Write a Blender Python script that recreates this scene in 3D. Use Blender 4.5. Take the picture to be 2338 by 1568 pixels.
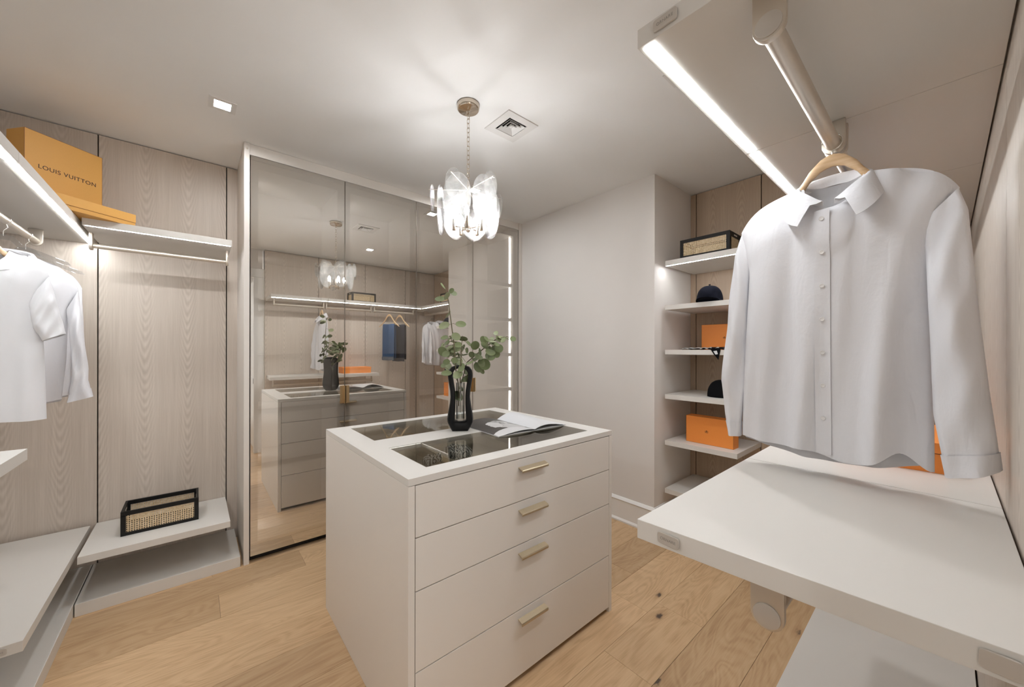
import bpy, bmesh, math, random
from mathutils import Vector, Matrix
random.seed(7)
S = bpy.context.scene
COL = S.collection
PI = math.pi
for o in list(bpy.data.objects): bpy.data.objects.remove(o)

# ------------------------------------------------------------------ camera, world, exposure
YAW = 0.7084
cam = bpy.data.cameras.new('camera'); camo = bpy.data.objects.new('camera', cam); COL.objects.link(camo)
camo.location = (0, 0, 1.405)
camo.rotation_euler = (PI/2, -0.0017, -YAW)
cam.sensor_width = 36; cam.sensor_fit = 'HORIZONTAL'; cam.lens = 36*846.0/2338
cam.shift_y = 12.5/2338; cam.clip_start = 0.01
S.camera = camo
w = bpy.data.worlds.new('world'); S.world = w; w.use_nodes = True
w.node_tree.nodes['Background'].inputs[0].default_value = (0.9, 0.93, 1, 1)
w.node_tree.nodes['Background'].inputs[1].default_value = 0.3
S.view_settings.view_transform = 'Standard'; S.view_settings.look = 'None'
S.view_settings.gamma = 1; S.view_settings.use_curve_mapping = False
S.view_settings.exposure = 0.12
cy = S.cycles
cy.use_adaptive_sampling = True; cy.adaptive_threshold = 0.04; cy.adaptive_min_samples = 16
cy.max_bounces = 9; cy.diffuse_bounces = 6; cy.glossy_bounces = 5; cy.transmission_bounces = 6
cy.transparent_max_bounces = 16; cy.caustics_reflective = False; cy.caustics_refractive = False
cy.sample_clamp_indirect = 4; cy.use_denoising = True; cy.blur_glossy = 0.5
LED_E, BULB_E, DOWN_E = 60.0, 330.0, 470.0
ar = bpy.data.lights.new('hall_fill', 'AREA'); ar.shape = 'RECTANGLE'; ar.size = 1.6; ar.size_y = 2.2; ar.energy = 14; ar.color = (0.95, 0.975, 1.0)
aro = bpy.data.objects.new('hall_fill', ar); COL.objects.link(aro); aro.location = (0.15, -2.0, 1.2); aro.rotation_euler = (PI/2, 0, 0)   # unseen fill light added behind the camera, shining north through the doorway
H = 2.744

# ------------------------------------------------------------------ materials
def nodes(name):
    m = bpy.data.materials.new(name); m.use_nodes = True
    nt = m.node_tree; return m, nt, nt.nodes['Principled BSDF'], nt.nodes['Material Output']
def N(nt, t, **kw):
    n = nt.nodes.new(t)
    for k, v in kw.items(): setattr(n, k, v)
    return n
def link(nt, a, b): nt.links.new(a, b)
def mathn(nt, op, a, b=None, c=None):
    n = N(nt, 'ShaderNodeMath', operation=op)
    for i, x in enumerate((a, b, c)):
        if x is None: continue
        if isinstance(x, (int, float)): n.inputs[i].default_value = x
        else: link(nt, x, n.inputs[i])
    return n.outputs[0]
def ramp(nt, fac, stops):
    r = N(nt, 'ShaderNodeValToRGB'); e = r.color_ramp.elements
    while len(e) < len(stops): e.new(0.5)
    for k, (p, c) in enumerate(stops): e[k].position = p; e[k].color = (*c, 1)
    link(nt, fac, r.inputs[0]); return r.outputs[0]
def mixc(nt, fac, a, b, mode='MIX'):
    n = N(nt, 'ShaderNodeMix', data_type='RGBA', blend_type=mode)
    for i, x in ((0, fac), (6, a), (7, b)):
        if isinstance(x, (int, float)): n.inputs[i].default_value = x
        elif isinstance(x, tuple): n.inputs[i].default_value = (*x, 1)
        else: link(nt, x, n.inputs[i])
    return n.outputs[2]
def noise(nt, vec, scale, detail=3, rough=0.5, dist=0.0):
    n = N(nt, 'ShaderNodeTexNoise'); n.inputs['Scale'].default_value = scale
    n.inputs['Detail'].default_value = detail; n.inputs['Roughness'].default_value = rough
    n.inputs['Distortion'].default_value = dist
    if vec is not None: link(nt, vec, n.inputs['Vector'])
    return n.outputs['Fac']
def objco(nt, scale=(1, 1, 1), loc=(0, 0, 0)):
    t = N(nt, 'ShaderNodeTexCoord'); mp = N(nt, 'ShaderNodeMapping')
    mp.inputs['Scale'].default_value = scale; mp.inputs['Location'].default_value = loc
    link(nt, t.outputs['Object'], mp.inputs['Vector']); return mp.outputs[0]
def bump(nt, p, h, strength, dist=0.01):
    b = N(nt, 'ShaderNodeBump'); b.inputs['Strength'].default_value = strength; b.inputs['Distance'].default_value = dist
    link(nt, h, b.inputs['Height']); link(nt, b.outputs[0], p.inputs['Normal'])
def plain(name, col, rough=0.5, metal=0.0, spec=0.5, nscale=None, namt=0.05, bumps=None, sheen=0):
    m, nt, p, out = nodes(name)
    p.inputs['Base Color'].default_value = (*col, 1); p.inputs['Roughness'].default_value = rough
    p.inputs['Metallic'].default_value = metal; p.inputs['Specular IOR Level'].default_value = spec
    if sheen: p.inputs['Sheen Weight'].default_value = sheen
    if nscale:
        f = noise(nt, objco(nt), nscale, 4)
        c = mixc(nt, f, tuple(x*(1-namt) for x in col), tuple(min(1, x*(1+namt)) for x in col))
        link(nt, c, p.inputs['Base Color'])
    if bumps: bump(nt, p, noise(nt, objco(nt), bumps[0], 4), bumps[1], bumps[2])
    return m
def emit(name, col, e):
    m, nt, p, out = nodes(name)
    p.inputs['Base Color'].default_value = (0.9, 0.9, 0.9, 1)
    p.inputs['Emission Color'].default_value = (*col, 1); p.inputs['Emission Strength'].default_value = e
    return m

M = {}
M['ceiling'] = plain('ceiling_paint', (0.87, 0.865, 0.85), 0.9, nscale=6, namt=0.01)
M['wall'] = plain('wall_paint', (0.76, 0.725, 0.69), 0.85, nscale=5, namt=0.012)
M['white_paint'] = plain('white_trim_paint', (0.82, 0.81, 0.79), 0.45)
M['lacquer'] = plain('taupe_lacquer', (0.77, 0.73, 0.68), 0.42, nscale=3, namt=0.01)
M['shelf'] = plain('shelf_lacquer', (0.70, 0.675, 0.635), 0.40, nscale=3, namt=0.01)
M['dark_gap'] = plain('dark_gap', (0.02, 0.016, 0.012), 0.8)
M['alu'] = plain('champagne_metal', (0.66, 0.60, 0.52), 0.36, 0.85)
M['frame'] = plain('wardrobe_frame', (0.74, 0.70, 0.65), 0.38, 0.1)
M['bronze'] = plain('brushed_bronze', (0.55, 0.40, 0.22), 0.35, 1.0, nscale=80, namt=0.08)
M['handle'] = plain('satin_brass', (0.56, 0.47, 0.33), 0.36, 0.9, nscale=60, namt=0.06)
M['nickel'] = plain('polished_nickel', (0.78, 0.70, 0.60), 0.12, 1.0)
M['steel'] = plain('chrome_wire', (0.85, 0.83, 0.80), 0.10, 1.0)
M['black'] = plain('black_stain', (0.010, 0.009, 0.008), 0.5, 0, 0.25, nscale=50, namt=0.3)
M['vase'] = plain('black_ceramic', (0.006, 0.006, 0.006), 0.45, 0, 0.25, nscale=30, namt=0.2)
M['cap'] = plain('black_twill', (0.006, 0.006, 0.007), 0.95, 0, 0.08, bumps=(400, 0.4, 0.002))
M['navycap'] = plain('dark_navy_twill', (0.008, 0.009, 0.015), 0.95, 0, 0.08, bumps=(400, 0.4, 0.002))
M['cotton'] = plain('white_cotton', (0.74, 0.745, 0.77), 0.9, bumps=(60, 0.12, 0.004), sheen=0.15)
def cloth(name, col):
    m, nt, p, out = nodes(name)
    p.inputs['Base Color'].default_value = (*col, 1); p.inputs['Roughness'].default_value = 0.9; p.inputs['Specular IOR Level'].default_value = 0.2
    h = mathn(nt, 'ADD', mathn(nt, 'MULTIPLY', noise(nt, objco(nt, (26, 26, 7)), 1.0, 3, 0.55, 0.6), 1.0), mathn(nt, 'MULTIPLY', noise(nt, objco(nt), 60, 3), 0.22))
    bump(nt, p, h, 0.5, 0.006); return m
M['linen'] = cloth('white_poplin', (0.77, 0.77, 0.80))
M['button'] = plain('pearl_button', (0.74, 0.73, 0.72), 0.25)
M['jean'] = plain('blue_denim', (0.018, 0.055, 0.13), 0.9, nscale=90, namt=0.3, bumps=(300, 0.3, 0.002))
M['darkjean'] = plain('dark_denim', (0.018, 0.018, 0.026), 0.9, nscale=90, namt=0.3)
M['cuff_denim'] = plain('denim_wrong_side', (0.10, 0.11, 0.13), 0.9, nscale=120, namt=0.4)
M['orange'] = plain('orange_card', (0.80, 0.265, 0.045), 0.55, nscale=120, namt=0.03)
M['orange_edge'] = plain('brown_card_edge', (0.09, 0.03, 0.01), 0.7)
M['mustard'] = plain('saffron_card', (0.66, 0.35, 0.08), 0.55, nscale=150, namt=0.03)
M['mustard_edge'] = plain('saffron_card_edge', (0.25, 0.09, 0.02), 0.6)
M['print'] = plain('dark_brown_print', (0.035, 0.015, 0.008), 0.6)
M['gold'] = plain('gold_wire', (0.85, 0.58, 0.2), 0.2, 1.0)
M['tray'] = plain('bronze_suede_tray', (0.62, 0.56, 0.45), 0.9, nscale=60, namt=0.1)
M['paper'] = plain('magazine_paper', (0.72, 0.73, 0.75), 0.4)
M['pages'] = plain('page_edges', (0.62, 0.62, 0.62), 0.8, nscale=400, namt=0.2)
M['badge'] = plain('badge_lacquer', (0.56, 0.52, 0.47), 0.35, 0.3)
M['edge_metal'] = plain('dark_bronze_edge', (0.20, 0.165, 0.13), 0.4, 0.6)
M['lettering'] = plain('engraved_letters', (0.33, 0.30, 0.27), 0.5)
M['stem'] = plain('twig', (0.12, 0.10, 0.05), 0.7)
M['plastic_grey'] = plain('vent_enamel', (0.78, 0.765, 0.74), 0.5)
M['duct'] = plain('duct_black', (0.006, 0.006, 0.006), 0.9)
M['led'] = emit('led_diffuser', (0.95, 0.98, 1.0), LED_E)
M['led_thin'] = emit('led_line', (0.97, 0.98, 1.0), LED_E*2.8)
M['led_dim'] = emit('led_diffuser_wardrobe', (0.98, 0.985, 1.0), 28)
M['bulb'] = emit('lamp_bulb', (0.98, 0.985, 1.0), BULB_E)
M['down'] = emit('downlight_lens', (0.98, 0.985, 1.0), DOWN_E)

# vertical-grain veneer with cathedral figure; panels are built with local x across, z up
def veneer(name, c1, c2, flip):
    m, nt, p, out = nodes(name)
    v = objco(nt); sx = N(nt, 'ShaderNodeSeparateXYZ'); link(nt, v, sx.inputs[0])
    x, z = sx.outputs[0], sx.outputs[2]
    wob = noise(nt, objco(nt, (2.5, 1, 0.7)), 1.0, 2)
    x1 = mathn(nt, 'ADD', x, mathn(nt, 'MULTIPLY', mathn(nt, 'SUBTRACT', wob, 0.5), 0.03))
    xm = mathn(nt, 'SUBTRACT', mathn(nt, 'MODULO', mathn(nt, 'ADD', x1, 10.6), 0.212), 0.106)
    r = mathn(nt, 'SQRT', mathn(nt, 'ADD', mathn(nt, 'MULTIPLY', xm, xm), 0.00035))
    tap = mathn(nt, 'MULTIPLY', z, 0.19*flip)
    zw = mathn(nt, 'MULTIPLY', noise(nt, objco(nt, (9, 1, 2.2)), 1.0, 3), 0.034)
    ph = mathn(nt, 'ADD', mathn(nt, 'ADD', r, tap), zw)
    sn = mathn(nt, 'SINE', mathn(nt, 'MULTIPLY', ph, 2*PI/0.0125))
    near = mathn(nt, 'SUBTRACT', 1.0, mathn(nt, 'MINIMUM', mathn(nt, 'MULTIPLY', mathn(nt, 'ABSOLUTE', xm), 19.0), 1.0))
    amp = mathn(nt, 'ADD', mathn(nt, 'MULTIPLY', mathn(nt, 'MULTIPLY', near, noise(nt, objco(nt, (5, 1, 1.6)), 1.0, 2)), 0.30), 0.01)
    fine = noise(nt, objco(nt, (260, 1, 3.0)), 1.0, 4, 0.6)
    streak = noise(nt, objco(nt, (40, 1, 0.6)), 1.0, 3)
    f = mathn(nt, 'ADD', mathn(nt, 'MULTIPLY', sn, amp), mathn(nt, 'ADD', mathn(nt, 'MULTIPLY', fine, 0.75), mathn(nt, 'MULTIPLY', streak, 0.35)))
    c = ramp(nt, f, [(0.15, c2), (0.85, c1)])
    link(nt, c, p.inputs['Base Color']); p.inputs['Roughness'].default_value = 0.45
    bump(nt, p, f, 0.06, 0.002)
    return m
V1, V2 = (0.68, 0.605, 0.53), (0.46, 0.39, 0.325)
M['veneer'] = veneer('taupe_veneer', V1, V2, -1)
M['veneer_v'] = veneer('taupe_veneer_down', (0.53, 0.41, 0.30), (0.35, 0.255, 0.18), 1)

def oak():
    m, nt, p, out = nodes('oak_planks')
    oi = N(nt, 'ShaderNodeObjectInfo'); rnd = oi.outputs['Random']
    t = N(nt, 'ShaderNodeTexCoord'); off = N(nt, 'ShaderNodeCombineXYZ')
    link(nt, mathn(nt, 'MULTIPLY', rnd, 37.0), off.inputs[0]); link(nt, mathn(nt, 'MULTIPLY', rnd, 91.0), off.inputs[1])
    add = N(nt, 'ShaderNodeVectorMath', operation='ADD'); link(nt, t.outputs['Object'], add.inputs[0]); link(nt, off.outputs[0], add.inputs[1])
    def mp(s):
        q = N(nt, 'ShaderNodeMapping'); q.inputs['Scale'].default_value = s; link(nt, add.outputs[0], q.inputs['Vector']); return q.outputs[0]
    big = noise(nt, mp((1.1, 5.5, 1)), 1.0, 2, 0.5, 1.2)
    rings = mathn(nt, 'SINE', mathn(nt, 'MULTIPLY', big, 95.0))
    fine = noise(nt, mp((7, 150, 1)), 1.0, 4, 0.6)
    med = noise(nt, mp((2, 22, 1)), 1.0, 3, 0.55)
    f = mathn(nt, 'ADD', mathn(nt, 'MULTIPLY', rings, 0.07), mathn(nt, 'ADD', mathn(nt, 'MULTIPLY', fine, 0.5), mathn(nt, 'MULTIPLY', med, 0.5)))
    c = ramp(nt, f, [(0.2, (0.43, 0.27, 0.145)), (0.5, (0.61, 0.42, 0.245)), (0.8, (0.71, 0.52, 0.325))])
    tone = ramp(nt, rnd, [(0.0, (0.80, 0.77, 0.73)), (0.5, (0.97, 0.95, 0.92)), (1.0, (1.10, 1.08, 1.06))])
    c = mixc(nt, 1.0, c, tone, 'MULTIPLY')
    vo = N(nt, 'ShaderNodeTexVoronoi'); vo.inputs['Scale'].default_value = 1.0; link(nt, mp((2.6, 5.2, 1)), vo.inputs['Vector'])
    kd = mathn(nt, 'ADD', vo.outputs['Distance'], mathn(nt, 'MULTIPLY', mathn(nt, 'SUBTRACT', noise(nt, mp((30, 70, 1)), 1.0, 3), 0.5), 0.13))
    ksel = N(nt, 'ShaderNodeSeparateColor'); link(nt, vo.outputs['Color'], ksel.inputs[0])
    pick = mathn(nt, 'GREATER_THAN', ksel.outputs[0], 0.42)
    k1 = mathn(nt, 'MULTIPLY', pick, mathn(nt, 'SUBTRACT', 1.0, mathn(nt, 'SMOOTH_MIN', mathn(nt, 'MULTIPLY', kd, 11.0), 1.0, 0.2)))
    k1 = mathn(nt, 'MAXIMUM', k1, 0.0)
    k2 = mathn(nt, 'MULTIPLY', pick, mathn(nt, 'MAXIMUM', mathn(nt, 'SUBTRACT', 1.0, mathn(nt, 'MULTIPLY', kd, 5.0)), 0.0))
    c = mixc(nt, mathn(nt, 'MULTIPLY', k2, 0.5), c, (0.34, 0.185, 0.09))
    c = mixc(nt, mathn(nt, 'MINIMUM', mathn(nt, 'MULTIPLY', k1, 2.2), 0.92), c, (0.05, 0.035, 0.028))
    link(nt, c, p.inputs['Base Color']); p.inputs['Roughness'].default_value = 0.42
    bump(nt, p, f, 0.08, 0.002)
    return m
M['oak'] = oak()
def hangerwood():
    m, nt, p, out = nodes('beech_hanger')
    f = noise(nt, objco(nt, (8, 60, 90)), 1.0, 4)
    link(nt, ramp(nt, f, [(0.25, (0.56, 0.36, 0.19)), (0.75, (0.74, 0.54, 0.34))]), p.inputs['Base Color'])
    p.inputs['Roughness'].default_value = 0.38; return m
M['beech'] = hangerwood()
def canemat():
    m, nt, p, out = nodes('woven_cane')
    f = noise(nt, objco(nt, (90, 90, 90)), 1.0, 3)
    link(nt, ramp(nt, f, [(0.3, (0.55, 0.40, 0.22)), (0.7, (0.76, 0.63, 0.43))]), p.inputs['Base Color'])
    p.inputs['Roughness'].default_value = 0.6; return m
M['cane'] = canemat()
def leafmat():
    m, nt, p, out = nodes('eucalyptus_leaf')
    oi = N(nt, 'ShaderNodeObjectInfo')
    c = ramp(nt, oi.outputs['Random'], [(0.0, (0.085, 0.115, 0.042)), (0.55, (0.20, 0.245, 0.11)), (1.0, (0.38, 0.42, 0.25))])
    f = noise(nt, objco(nt), 60, 3)
    link(nt, mixc(nt, f, c, (0.20, 0.24, 0.11)), p.inputs['Base Color'])
    p.inputs['Roughness'].default_value = 0.5; return m
M['leaf'] = leafmat()
def mirror_glass(name, tint, refl, fac):
    m, nt, p, out = nodes(name)
    tr = N(nt, 'ShaderNodeBsdfTransparent'); tr.inputs[0].default_value = (*tint, 1)
    gl = N(nt, 'ShaderNodeBsdfGlossy'); gl.inputs[0].default_value = (*refl, 1); gl.inputs['Roughness'].default_value = 0.012
    lw = N(nt, 'ShaderNodeLayerWeight'); lw.inputs[0].default_value = 0.35
    f = mathn(nt, 'ADD', fac, mathn(nt, 'MULTIPLY', lw.outputs['Fresnel'], 0.6*(1-fac)))
    mx = N(nt, 'ShaderNodeMixShader'); link(nt, f, mx.inputs[0]); link(nt, tr.outputs[0], mx.inputs[1]); link(nt, gl.outputs[0], mx.inputs[2])
    link(nt, mx.outputs[0], out.inputs[0]); return m
M['door_glass'] = mirror_glass('bronze_reflective_glass', (0.70, 0.66, 0.61), (0.95, 0.92, 0.87), 0.78)
M['top_glass'] = mirror_glass('smoked_glass', (0.86, 0.85, 0.80), (0.9, 0.89, 0.86), 0.16)
def clear(name, tint=(0.97, 0.98, 0.98), base=0.06):
    m, nt, p, out = nodes(name)
    tr = N(nt, 'ShaderNodeBsdfTransparent'); tr.inputs[0].default_value = (*tint, 1)
    gl = N(nt, 'ShaderNodeBsdfGlossy'); gl.inputs['Roughness'].default_value = 0.03
    lw = N(nt, 'ShaderNodeLayerWeight'); lw.inputs[0].default_value = 0.25
    f = mathn(nt, 'ADD', base, mathn(nt, 'MULTIPLY', lw.outputs['Fresnel'], 0.55))
    mx = N(nt, 'ShaderNodeMixShader'); link(nt, f, mx.inputs[0]); link(nt, tr.outputs[0], mx.inputs[1]); link(nt, gl.outputs[0], mx.inputs[2])
    link(nt, mx.outputs[0], out.inputs[0]); return m
M['clear'] = clear('clear_glass')
M['clear_plastic'] = clear('clear_plastic', (0.93, 0.94, 0.95), 0.14)
M['inner'] = clear('glass_inner_face', (1, 1, 1), 0.0)
def seeded():
    m, nt, p, out = nodes('seeded_disc_glass')
    co = objco(nt)
    a = noise(nt, co, 75, 4, 0.7); b = noise(nt, co, 16, 2)
    lw = N(nt, 'ShaderNodeLayerWeight'); lw.inputs[0].default_value = 0.5
    fc = mathn(nt, 'POWER', lw.outputs['Facing'], 3.0)
    tr = N(nt, 'ShaderNodeBsdfTransparent')
    dens = mathn(nt, 'MINIMUM', mathn(nt, 'ADD', fc, mathn(nt, 'MULTIPLY', mathn(nt, 'SUBTRACT', b, 0.42), 2.4)), 1.0)
    dens = mathn(nt, 'MAXIMUM', dens, 0.0)
    link(nt, mixc(nt, dens, (0.98, 0.98, 0.975), (0.60, 0.60, 0.595)), tr.inputs[0])
    tl = N(nt, 'ShaderNodeBsdfTranslucent'); tl.inputs[0].default_value = (0.95, 0.95, 0.94, 1)
    gl = N(nt, 'ShaderNodeBsdfGlossy'); gl.inputs['Roughness'].default_value = 0.10
    bp = N(nt, 'ShaderNodeBump'); bp.inputs['Strength'].default_value = 0.9; bp.inputs['Distance'].default_value = 0.005
    link(nt, a, bp.inputs['Height']); link(nt, bp.outputs[0], gl.inputs['Normal'])
    s2 = N(nt, 'ShaderNodeMixShader'); s2.inputs[0].default_value = 0.70; link(nt, tl.outputs[0], s2.inputs[1]); link(nt, gl.outputs[0], s2.inputs[2])
    f = mathn(nt, 'ADD', mathn(nt, 'MULTIPLY', mathn(nt, 'POWER', lw.outputs['Facing'], 2.0), 0.5), mathn(nt, 'MULTIPLY', mathn(nt, 'POWER', a, 4.0), 0.36))
    f = mathn(nt, 'MINIMUM', mathn(nt, 'ADD', f, 0.036), 0.9)
    mx = N(nt, 'ShaderNodeMixShader'); link(nt, f, mx.inputs[0]); link(nt, tr.outputs[0], mx.inputs[1]); link(nt, s2.outputs[0], mx.inputs[2])
    link(nt, mx.outputs[0], out.inputs[0]); return m
M['seeded'] = seeded()
def stripes(name, scale, ang, zig=0.0):
    m, nt, p, out = nodes(name)
    v = objco(nt); sx = N(nt, 'ShaderNodeSeparateXYZ'); link(nt, v, sx.inputs[0])
    tri = mathn(nt, 'PINGPONG', sx.outputs[1], 0.012)
    ph = mathn(nt, 'ADD', mathn(nt, 'MULTIPLY', sx.outputs[0], math.cos(ang)), mathn(nt, 'MULTIPLY', sx.outputs[1], math.sin(ang)))
    ph = mathn(nt, 'ADD', ph, mathn(nt, 'MULTIPLY', tri, zig))
    s = mathn(nt, 'SINE', mathn(nt, 'MULTIPLY', ph, scale))
    link(nt, ramp(nt, mathn(nt, 'ADD', mathn(nt, 'MULTIPLY', s, 0.5), 0.5), [(0.42, (0.01, 0.01, 0.012)), (0.55, (0.80, 0.80, 0.78))]), p.inputs['Base Color'])
    p.inputs['Roughness'].default_value = 0.75; return m
M['stripe'] = stripes('black_white_stripe', 620, 0.3)
M['zebra'] = stripes('chevron_silk', 420, 0.5, 1.3)
def portrait():
    # flat black-and-white print: dark ground, pale head-and-shoulder shapes (object space of the page)
    m, nt, p, out = nodes('portrait_page')
    t = N(nt, 'ShaderNodeTexCoord'); sx = N(nt, 'ShaderNodeSeparateXYZ'); link(nt, t.outputs['Object'], sx.inputs[0])
    x, y = sx.outputs[0], sx.outputs[1]
    wv = mathn(nt, 'MULTIPLY', mathn(nt, 'SUBTRACT', noise(nt, t.outputs['Object'], 45, 3), 0.5), 0.03)
    def ell(cx, cy, rx, ry):
        a = mathn(nt, 'DIVIDE', mathn(nt, 'SUBTRACT', mathn(nt, 'ADD', x, wv), cx), rx); b = mathn(nt, 'DIVIDE', mathn(nt, 'SUBTRACT', y, cy), ry)
        d = mathn(nt, 'ADD', mathn(nt, 'MULTIPLY', a, a), mathn(nt, 'MULTIPLY', b, b))
        return mathn(nt, 'LESS_THAN', d, 1.0)
    shade = ramp(nt, noise(nt, t.outputs['Object'], 30, 3), [(0.35, (0.05, 0.05, 0.05)), (0.6, (0.62, 0.62, 0.62))])
    c = mixc(nt, ell(-0.085, 0.175, 0.075, 0.085), (0.035, 0.032, 0.03), shade)
    c = mixc(nt, ell(-0.135, 0.185, 0.035, 0.062), c, (0.70, 0.70, 0.70))
    c = mixc(nt, ell(-0.06, 0.10, 0.055, 0.07), c, (0.60, 0.60, 0.60))
    c = mixc(nt, ell(-0.13, 0.00, 0.13, 0.085), c, (0.74, 0.74, 0.75))
    link(nt, c, p.inputs['Base Color']); p.inputs['Roughness'].default_value = 0.35; return m
M['portrait'] = portrait()

# ------------------------------------------------------------------ mesh helpers
class B:
    def __init__(s): s.v = []; s.f = []; s.mi = []
    def add(s, v, f, mi=0):
        o = len(s.v); s.v += [tuple(q) for q in v]; s.f += [tuple(i+o for i in q) for q in f]; s.mi += [mi]*len(f); return s
    def box(s, x0, x1, y0, y1, z0, z1, mi=0):
        v = [(x, y, z) for z in (z0, z1) for y in (y0, y1) for x in (x0, x1)]
        return s.add(v, [(0, 2, 3, 1), (4, 5, 7, 6), (0, 1, 5, 4), (2, 6, 7, 3), (0, 4, 6, 2), (1, 3, 7, 5)], mi)
    def hexa(s, bot, top, mi=0):          # two quads, counter-clockwise from above
        return s.add(list(bot)+list(top), [(3, 2, 1, 0), (4, 5, 6, 7)]+[(i, (i+1) % 4, 4+(i+1) % 4, 4+i) for i in range(4)], mi)
    def prism(s, pts, axis, a, b, mi=0):  # polygon (2-D) extruded along an axis
        def P(p, t):
            return {'x': (t, p[0], p[1]), 'y': (p[0], t, p[1]), 'z': (p[0], p[1], t)}[axis]
        n = len(pts)
        return s.add([P(p, a) for p in pts]+[P(p, b) for p in pts], [tuple(range(n))[::-1], tuple(range(n, 2*n))]+[(i, (i+1) % n, n+(i+1) % n, n+i) for i in range(n)], mi)
    def tube(s, pts, r, n=10, closed=False, mi=0, caps=True):
        P = [Vector(p) for p in pts]; m = len(P); R = r if isinstance(r, (list, tuple)) else [r]*m
        rings = []; up = None
        for i in range(m):
            if closed: t = P[(i+1) % m]-P[i-1]
            else: t = P[min(i+1, m-1)]-P[max(i-1, 0)]
            t.normalize()
            if up is None:
                a = Vector((0, 0, 1)) if abs(t.z) < 0.9 else Vector((1, 0, 0)); up = (a-t*a.dot(t)).normalized()
            else:
                up = up-t*up.dot(t)
                up = up.normalized() if up.length > 1e-6 else t.orthogonal().normalized()
            q = t.cross(up)
            rings.append([P[i]+(up*math.cos(2*PI*k/n)+q*math.sin(2*PI*k/n))*R[i] for k in range(n)])
        return s.loft(rings, closed, caps, mi)
    def loft(s, rings, closed=False, caps=True, mi=0):
        n = len(rings[0]); m = len(rings); f = []
        for i in range(m if closed else m-1):
            j = (i+1) % m
            for k in range(n): f.append((i*n+k, i*n+(k+1) % n, j*n+(k+1) % n, j*n+k))
        if caps and not closed: f.append(tuple(range(n))[::-1]); f.append(tuple((m-1)*n+k for k in range(n)))
        return s.add([p for r in rings for p in r], f, mi)
    def lathe(s, prof, n=24, c=(0, 0, 0), mi=0, caps=True):
        return s.loft([[(c[0]+r*math.cos(2*PI*k/n), c[1]+r*math.sin(2*PI*k/n), c[2]+z) for k in range(n)] for r, z in prof], False, caps, mi)
    def sphere(s, c, r, n=14, m=8, sz=1.0, mi=0):
        return s.lathe([(max(1e-4, r*math.sin(PI*i/m)), -r*sz*math.cos(PI*i/m)) for i in range(m+1)], n, c, mi)
    def grid(s, rows, mi=0, ring=False):
        n = len(rows[0]); m = len(rows); f = []
        for i in range(m-1):
            for k in range(n if ring else n-1): f.append((i*n+k, i*n+(k+1) % n, (i+1)*n+(k+1) % n, (i+1)*n+k))
        return s.add([p for r in rows for p in r], f, mi)

def obj(name, b, mat, parent=None, bevel=0.0, smooth=None, loc=None, rz=0.0, solid=0.0, fixn=True):
    me = bpy.data.meshes.new(name)
    me.from_pydata(b.v, [], b.f)
    for k, mm in enumerate(mat if isinstance(mat, (list, tuple)) else [mat]): me.materials.append(M[mm])
    for p, i in zip(me.polygons, b.mi): p.material_index = i
    bm = bmesh.new(); bm.from_mesh(me)
    if fixn: bmesh.ops.recalc_face_normals(bm, faces=bm.faces)
    if solid:
        bmesh.ops.solidify(bm, geom=bm.faces[:], thickness=solid)
        bmesh.ops.recalc_face_normals(bm, faces=bm.faces)
    if bevel:
        es = [e for e in bm.edges if len(e.link_faces) == 2 and e.calc_face_angle(0) > 0.6]
        bmesh.ops.bevel(bm, geom=es, offset=bevel, segments=2, profile=0.6, affect='EDGES', clamp_overlap=True)
    bm.to_mesh(me); bm.free()
    if smooth:
        for p in me.polygons: p.use_smooth = True
        me.set_sharp_from_angle(angle=math.radians(smooth))
    o = bpy.data.objects.new(name, me); COL.objects.link(o)
    if parent: o.parent = parent
    if loc: o.location = loc
    if rz: o.rotation_euler = (0, 0, rz)
    return o
def thing(name, label, cat, loc=(0, 0, 0), rz=0.0, group=None):
    o = bpy.data.objects.new(name, None); COL.objects.link(o); o.empty_display_size = 0.05
    o.location = loc; o.rotation_euler = (0, 0, rz); o['label'] = label; o['category'] = cat
    if group: o['group'] = group
    return o
def tag(o, label, cat, group=None):
    o['label'] = label; o['category'] = cat
    if group: o['group'] = group
    return o
def struct(o): o['kind'] = 'structure'; return o
def dup(root, loc, rz, label, group=None):
    r = root.copy(); COL.objects.link(r); r.location = loc; r.rotation_euler = (0, 0, rz); r['label'] = label
    if group: r['group'] = group
    for ch in list(root.children):
        c = ch.copy(); COL.objects.link(c); c.parent = r
        for g in ch.children:
            d = g.copy(); COL.objects.link(d); d.parent = c
    return r
def text(name, body, size, mat, parent, loc, rot, extrude=0.0004, spacing=1.0, sx=1.0):
    cu = bpy.data.curves.new(name, 'FONT'); cu.body = body; cu.size = size; cu.extrude = extrude
    cu.align_x = 'CENTER'; cu.align_y = 'CENTER'; cu.space_character = spacing
    t = bpy.data.objects.new(name, cu); COL.objects.link(t)
    me = bpy.data.meshes.new_from_object(t.evaluated_get(bpy.context.evaluated_depsgraph_get()))
    bpy.data.objects.remove(t)
    me.materials.clear(); me.materials.append(M[mat])
    o = bpy.data.objects.new(name, me); COL.objects.link(o); o.parent = parent; o.location = loc; o.rotation_euler = rot; o.scale = (sx, 1, 1)
    return o
def lerp(a, b, t): return a+(b-a)*t
def poly(pts, t):      # piecewise linear through pts [(t, value...)]
    for (a, b) in zip(pts, pts[1:]):
        if t <= b[0]:
            k = (t-a[0])/(b[0]-a[0]) if b[0] > a[0] else 0
            k = k*k*(3-2*k)*0.35+k*0.65
            return tuple(lerp(p, q, k) for p, q in zip(a[1:], b[1:]))
    return tuple(pts[-1][1:])
def superell(u, p=2.4): return max(0.0, 1-abs(2*u-1)**p)**(1/p)

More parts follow.
